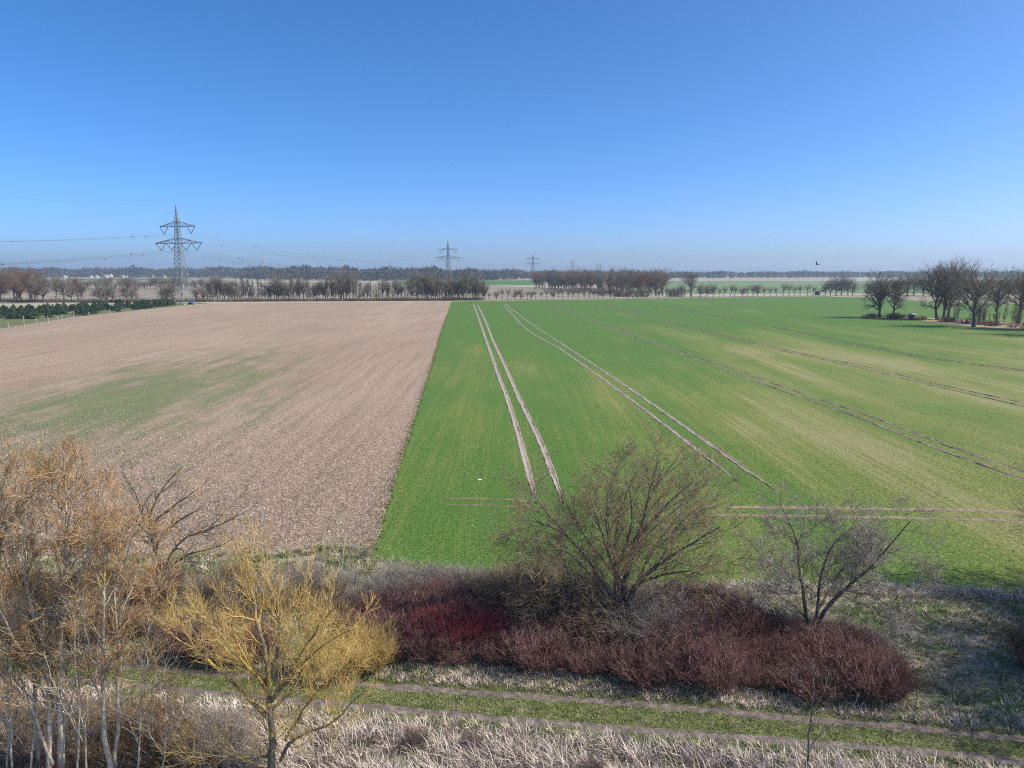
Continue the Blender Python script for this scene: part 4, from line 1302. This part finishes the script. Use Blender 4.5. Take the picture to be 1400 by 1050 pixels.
# 6. saplings
near_tree('sapling', 'thin pale sapling with forked stem in the bleached bank grass', (1103, 1062), [
    ([(1103, 1062), (1104, 1040), (1106, 1009), (1107, 980), (1113, 951), (1111, 925), (1111, 904)], 0, 0.1, 0.055, 0.012),
    ([(1106, 1028), (1115, 1012), (1129, 997), (1151, 980), (1170, 962)], 0, 0.3, 0.02, 0.006),
    ([(1113, 958), (1100, 940), (1089, 924), (1080, 912)], 0, -0.3, 0.018, 0.006),
    ([(1110, 970), (1128, 945), (1140, 925), (1146, 905)], 0, 0.3, 0.014, 0.006),
    ([(1106, 1008), (1090, 995), (1078, 985)], 0, -0.4, 0.014, 0.006),
], M['bark_dark'], M['twig_grey'], dict(dens=4, len=0.6, P=4, up=0.05, rmin=0.008), dict(dens=3.5, len=0.3, P=3, rmin=0.006), dict(dens=3, len=0.16, P=3, rmin=0.005), seed=41)
near_tree('grey_sapling', 'small pale grey vase-shaped tree at the corner of the stubble field', (468, 792), [
    ([(468, 794), (468, 770), (470, 745), (472, 722), (474, 700)], 0, 0.2, 0.05, 0.01),
    ([(468, 780), (480, 755), (492, 735), (508, 715)], 0, 0.5, 0.03, 0.008),
    ([(468, 778), (456, 752), (448, 735), (440, 720)], 0, -0.5, 0.03, 0.008),
    ([(469, 775), (484, 770), (500, 752), (516, 740)], 0, -0.4, 0.03, 0.008),
    ([(468, 770), (462, 735), (462, 705)], 0, 0.7, 0.03, 0.008),
], M['bark_grey'], M['twig_grey'], dict(dens=3, len=0.9, P=4, up=0.1, ang=(34, 10), rmin=0.01), dict(dens=4, len=0.5, P=3, up=0.08, rmin=0.007), dict(dens=4, len=0.28, P=3, rmin=0.0055), seed=42)

# 7. trees standing just outside on the right, whose shadows fall across the meadow
for i, (x, y, rz, s, lab) in enumerate(((1605, 838, 2.1, 1.05, 'bare tree beside the crop edge, shading the rough meadow'), (1590, 893, 4.0, 1.05, 'bare tree in the middle of the rough meadow, shading it'),
                                   (1625, 955, 0.8, 1.05, 'bare tree beside the farm track, shading the rough meadow'),)):
    c = copy_tree(STREE)
    c.location = tuple(g(x, y))
    c.rotation_euler = (0, 0, rz)
    c.scale = (s, s, s)
    tag(c, lab, 'tree')


# ================================================================== SHRUBS
def shrub_mesh(seed, n, H, R, lean=0.5, droop=0.0, rad=0.012, side=5, L2=0.45, L3=True, up=0.12):
    r = np.random.default_rng(seed)
    a = r.uniform(0, 6.28, n); q = np.sqrt(r.random(n))
    base = np.stack([np.cos(a) * q * R * 0.45, np.sin(a) * q * R * 0.45, np.full(n, -0.03)], 1)
    tilt = q * lean + r.normal(0, 0.10, n)
    d = norm(np.stack([np.cos(a) * np.sin(tilt), np.sin(a) * np.sin(tilt), np.cos(tilt)], 1))
    L = H * r.uniform(0.7, 1.08, n)
    P = 5
    pts = np.empty((n, P, 3)); pts[:, 0] = base; p = base
    for i in range(1, P):
        d = norm(d + r.normal(size=(n, 3)) * 0.09 + np.array([0, 0, up * 0.3 - droop * (i / P)]))
        p = p + d * (L / (P - 1))[:, None]
        p[:, 2] = np.maximum(p[:, 2], 0.05)
        pts[:, i] = p
    rd = np.repeat((rad * np.linspace(1, 0.5, P))[None], n, 0)
    b_, br = children(pts, rd, side, (0.3, 1), (30, 10), lambda t, pl: L2 * np.ones_like(t), up - droop, 0.14, 3, 0.7, 0.5, rmin=0.006, r=r)
    parts = [tubes(b_, br, 3)]
    if L3:
        c_, cr_ = children(b_, br, 2, (0.3, 1), (30, 10), lambda t, pl: pl * 0.6, up - droop, 0.14, 3, 0.7, 0.5, rmin=0.005, r=r)
        parts.append(tubes(c_, cr_, 3))
    return mesh('stems', *tubes(pts, rd, 3)), mesh('twigs', *join(parts))


DW = [shrub_mesh(100 + i, 190, 1.75, 1.25, 0.62, side=6) for i in range(4)]
WEEP = [shrub_mesh(120 + i, 110, 2.3, 1.6, 0.85, droop=0.30, side=9, L2=0.7) for i in range(2)]
BRA = [shrub_mesh(130 + i, 150, 1.3, 1.5, 1.0, droop=0.15, side=6, L2=0.5) for i in range(3)]
UPR = [shrub_mesh(140 + i, 120, 1.9, 0.9, 0.40, side=7, L2=0.6) for i in range(2)]
FAR = [shrub_mesh(150 + i, 40, 1.5, 1.4, 0.9, rad=0.04, side=4, L2=0.7, L3=False) for i in range(2)]


def shrub(name, protos, p, s, stem, twig, label, group, hs=1.0, cat='shrub'):
    st, tw = protos[random.randrange(len(protos))]
    e = empty(name, (p[0], p[1], 0), random.uniform(0, 6.28))
    e.scale = (s, s, s * hs)
    tag(e, label, cat, group)
    obj('stems', st, M[stem], e)
    obj('twigs', tw, M[twig], e)
    return e


def spaced(poly, n, dmin):
    out = []
    for p in scatter(poly, n * 30):
        if all((p[0] - q[0]) ** 2 + (p[1] - q[1]) ** 2 > dmin * dmin for q in out):
            out.append(p)
            if len(out) >= n:
                break
    return out


# dark red thicket: ground outline of the shrub bases
def dog_label(p):
    pa, pb = g(850, 868), g(1110, 873)
    if np.hypot(p[0] - pb[0], p[1] - pb[1]) < 3.6:
        return 'maroon dogwood shrub round the foot of the open-crowned leaning tree', 'dogwood round the open-crowned tree'
    if np.hypot(p[0] - pa[0], p[1] - pa[1]) < 3.4:
        return 'maroon dogwood shrub round the foot of the spreading multi-stemmed tree', 'dogwood round the spreading tree'
    d = dist_poly(np.array([p]), PA)[0]
    if d < 3.0:
        return 'maroon dogwood shrub in the front of the thicket, beside the farm track', 'dogwood beside the farm track'
    if d > 5.6:
        return 'maroon dogwood shrub at the back of the thicket, toward the green crop', 'dogwood toward the crop'
    return 'maroon dogwood shrub in the middle of the thicket between track and crop', 'dogwood in the middle of the thicket'


THICK = gp([(452, 838), (520, 838), (640, 832), (720, 840), (800, 846), (900, 843), (985, 838), (1045, 862), (1090, 890), (1180, 903), (1225, 925), (1218, 955),
            (1100, 952), (1000, 945), (900, 937), (780, 920), (680, 908), (540, 898), (500, 888), (465, 862)])
for p in spaced(THICK, 150, 0.9):
    wv_ = 0.82 + 0.2 * math.sin(p[0] * 0.9 + 1.3 * math.sin(p[1] * 0.7)) + random.uniform(-0.12, 0.14)
    if random.random() < 0.05:
        continue
    shrub('dogwood_shrub', DW, p, wv_ * 1.12, 'dogwood', 'dogwood' if random.random() < 0.92 else 'doggrey',
          *dog_label(p), random.uniform(0.55, 0.88))
for p in spaced(gp([(545, 872), (610, 868), (670, 872), (670, 886), (580, 888), (545, 882)]), 5, 0.95):
    shrub('crimson_dogwood', DW, p, random.uniform(0.85, 1.0), 'dogred', 'dogred', 'bright crimson-stemmed dogwood shrub inside the maroon thicket', 'crimson dogwood shrubs', 0.95)
for p in spaced(gp([(262, 892), (345, 888), (350, 905), (262, 908)]), 10, 0.75):
    shrub('dogwood_shrub', DW, p, random.uniform(0.8, 1.0), 'dogwood', 'dogwood', 'dark maroon-stemmed dogwood shrub seen through the yellow willow', 'dogwood behind the willow')
shrub('dogwood_shrub', DW, g(1418, 915), 1.1, 'dogwood', 'dogwood', 'lone maroon dogwood shrub out in the shaded meadow', None)
# pale twiggy fringe along the field side of the thicket
for p in spaced(gp([(470, 808), (540, 800), (640, 800), (700, 812), (705, 826), (640, 820), (520, 822), (470, 826)]), 15, 1.1):
    shrub('grey_twig_shrub', UPR, p, random.uniform(0.75, 1.05), 'twig_grey', 'twig_grey', 'pale grey twiggy shrub fringing the thicket toward the green crop', 'pale shrub fringe along the crop', random.uniform(0.45, 0.7))
# weeping shrubs round the spreading tree
for x, y, s in ((908, 872, 1.0), (884, 884, 0.95), (872, 866, 1.1), (930, 862, 0.85), (900, 890, 0.8)):
    shrub('weeping_shrub', WEEP, g(x, y), s, 'twig_grey', 'twig_grey', 'pale drooping twiggy shrub at the foot of the spreading tree', 'drooping shrubs round the spreading tree')
for x, y, s in ((760, 858, 1.2), (790, 866, 1.2), (735, 848, 1.1), (815, 876, 1.2), (775, 842, 1.2), (715, 838, 1.0), (805, 850, 1.2), (695, 830, 1.0)):
    shrub('dark_twig_shrub', WEEP, g(x, y), s, 'bramble', 'twig_brown' if random.random() < .5 else 'bramble', 'dark tangled shrub on the shaded side of the spreading tree', 'dark shrubs beside the spreading tree')
for x, y, s in ((1105, 880, 0.8), (1140, 873, 0.7), (1165, 884, 0.75), (1192, 892, 0.7), (1068, 868, 0.7), (1085, 862, 0.7), (1010, 826, 0.6)):
    shrub('straggly_shrub', BRA, g(x, y), s, 'twig_grey', 'twig_grey', 'straggly grey shrub round the foot of the open-crowned tree', 'straggly shrubs by the open-crowned tree')
# bramble thicket on the left, behind the grey stems
for p in spaced(gp([(-200, 830), (60, 822), (190, 810), (300, 800), (440, 806), (440, 836), (320, 850), (225, 868), (130, 882), (-200, 872)]), 62, 1.0):
    shrub('bramble_shrub', BRA if random.random() < 0.7 else UPR, p, random.uniform(0.6, 1.05), 'bramble', random.choice(['bramble', 'rustbush', 'twig_grey']),
          'tangled brown bramble shrub between stubble and farm track', 'bramble thicket below the stubble')
# russet undergrowth among the grey stems and the willow
for p in spaced(gp([(-180, 985), (60, 985), (200, 985), (330, 1000), (340, 1060), (300, 1120), (-180, 1130)]), 42, 1.0):
    shrub('russet_shrub', BRA, p, random.uniform(0.55, 0.9), 'rustbush', random.choice(['rustbush', 'bramble', 'twig_grey']), 'russet twiggy shrub at the foot of the grey stems', 'russet undergrowth below the grey stems')
for p in spaced(gp([(400, 1035), (520, 1010), (700, 1025), (900, 1040), (900, 1080), (400, 1090)]), 5, 2.0):
    shrub('pink_twig_shrub', UPR, p, random.uniform(0.25, 0.42), 'twig_grey', 'doggrey', 'low pinkish twiggy shrub in the bleached bank grass', 'low twiggy shrubs on the bank')
# yellow-twigged undergrowth of the willow
for p in spaced(gp([(430, 915), (512, 900), (520, 922), (440, 932)]), 6, 0.8):
    shrub('yellow_twig_shrub', UPR, p, random.uniform(0.75, 1.05), 'twig_yellow', 'twig_yellow', 'yellow-twigged young willow shrub between willow and maroon thicket', 'young yellow willow shrubs', 0.8)
# brown brush under the field oaks and under the tree row
for i in range(46):
    x = random.uniform(1180, 1470)
    yb = 434.8 + max(0, (x - 1225)) / 175 * 14 + random.uniform(-1.6, 1.2)
    shrub('brush_shrub', FAR, g(x, yb), random.uniform(0.9, 1.7), 'twig_rust', 'twig_far' if random.random() < 0.5 else 'twig_rust', 'low brown brush on the strip below the field oaks', 'brush below the field oaks', 0.8)
x = -60.0
while x < 660:
    shrub('hedge_shrub', FAR, g(x, 413.6 - max(0, x - 150) / 510 * 2.6 - 0.3), random.uniform(1.2, 2.4), 'twig_far', 'twig_far', 'low dark hedge shrub below the tree row', 'hedge shrubs below the tree row', 0.7)
    x += random.uniform(2.0, 5.5)
for p in spaced(gp([(770, 399), (832, 405), (868, 407), (915, 406), (960, 406), (960, 405), (860, 404), (800, 397)]), 40, 3):
    shrub('grove_shrub', FAR, p, random.uniform(1.8, 3.2), 'twig_far', 'twig_far', 'dark scrub along the foot of the grove', 'scrub along the foot of the grove')
sheet('brown_strip', [(1160, 434.3), (1225, 435.2), (1260, 438.5), (1330, 446.5), (1400, 450), (1520, 464), (1530, 455), (1400, 443), (1300, 436), (1230, 432.6)], 0.03, M['brownfield'])

# ================================================================== STEAM AND HAZE
r_ = np.random.default_rng(5)
parts = []
for k in range(10):
    t = k / 9
    c0 = at(359 + r_.normal(0, 1.2) + 2 * t, 366 - 14 * t, 3000.0)
    R = 6.5 * (1 - 0.6 * t) + r_.uniform(0, 2)
    th = np.linspace(0, np.pi, 6); q = np.array([[c0[0], c0[1], c0[2] - R * math.cos(a)] for a in th])[None]
    parts.append(tubes(q, np.maximum(R * np.sin(th), 0.05)[None], 8))
m = bpy.data.materials.new('steam')
m.use_nodes = True
nt = m.node_tree
nt.nodes.remove(nt.nodes['Principled BSDF'])
pv = nt.nodes.new('ShaderNodeVolumePrincipled')
pv.inputs['Color'].default_value = (1, 1, 1, 1)
pv.inputs['Density'].default_value = 0.15
nt.links.new(pv.outputs[0], nt.nodes['Material Output'].inputs['Volume'])
tag(obj('steam_plume', mesh('steam_plume', *join(parts)), m), 'thin white steam plume above the distant woodland', 'steam')

m = bpy.data.materials.new('air')
m.use_nodes = True
nt = m.node_tree
nt.nodes.remove(nt.nodes['Principled BSDF'])
pv = nt.nodes.new('ShaderNodeVolumePrincipled')
pv.inputs['Color'].default_value = (0.68, 0.87, 1.0, 1)
pv.inputs['Density'].default_value = 0.00015
pv.inputs['Anisotropy'].default_value = 0.2
nt.links.new(pv.outputs[0], nt.nodes['Material Output'].inputs['Volume'])
tag(obj('haze', mesh('haze', *box(-6050, 6050, -6050, 6050, -1.0, 90.0)), m), kind='stuff')
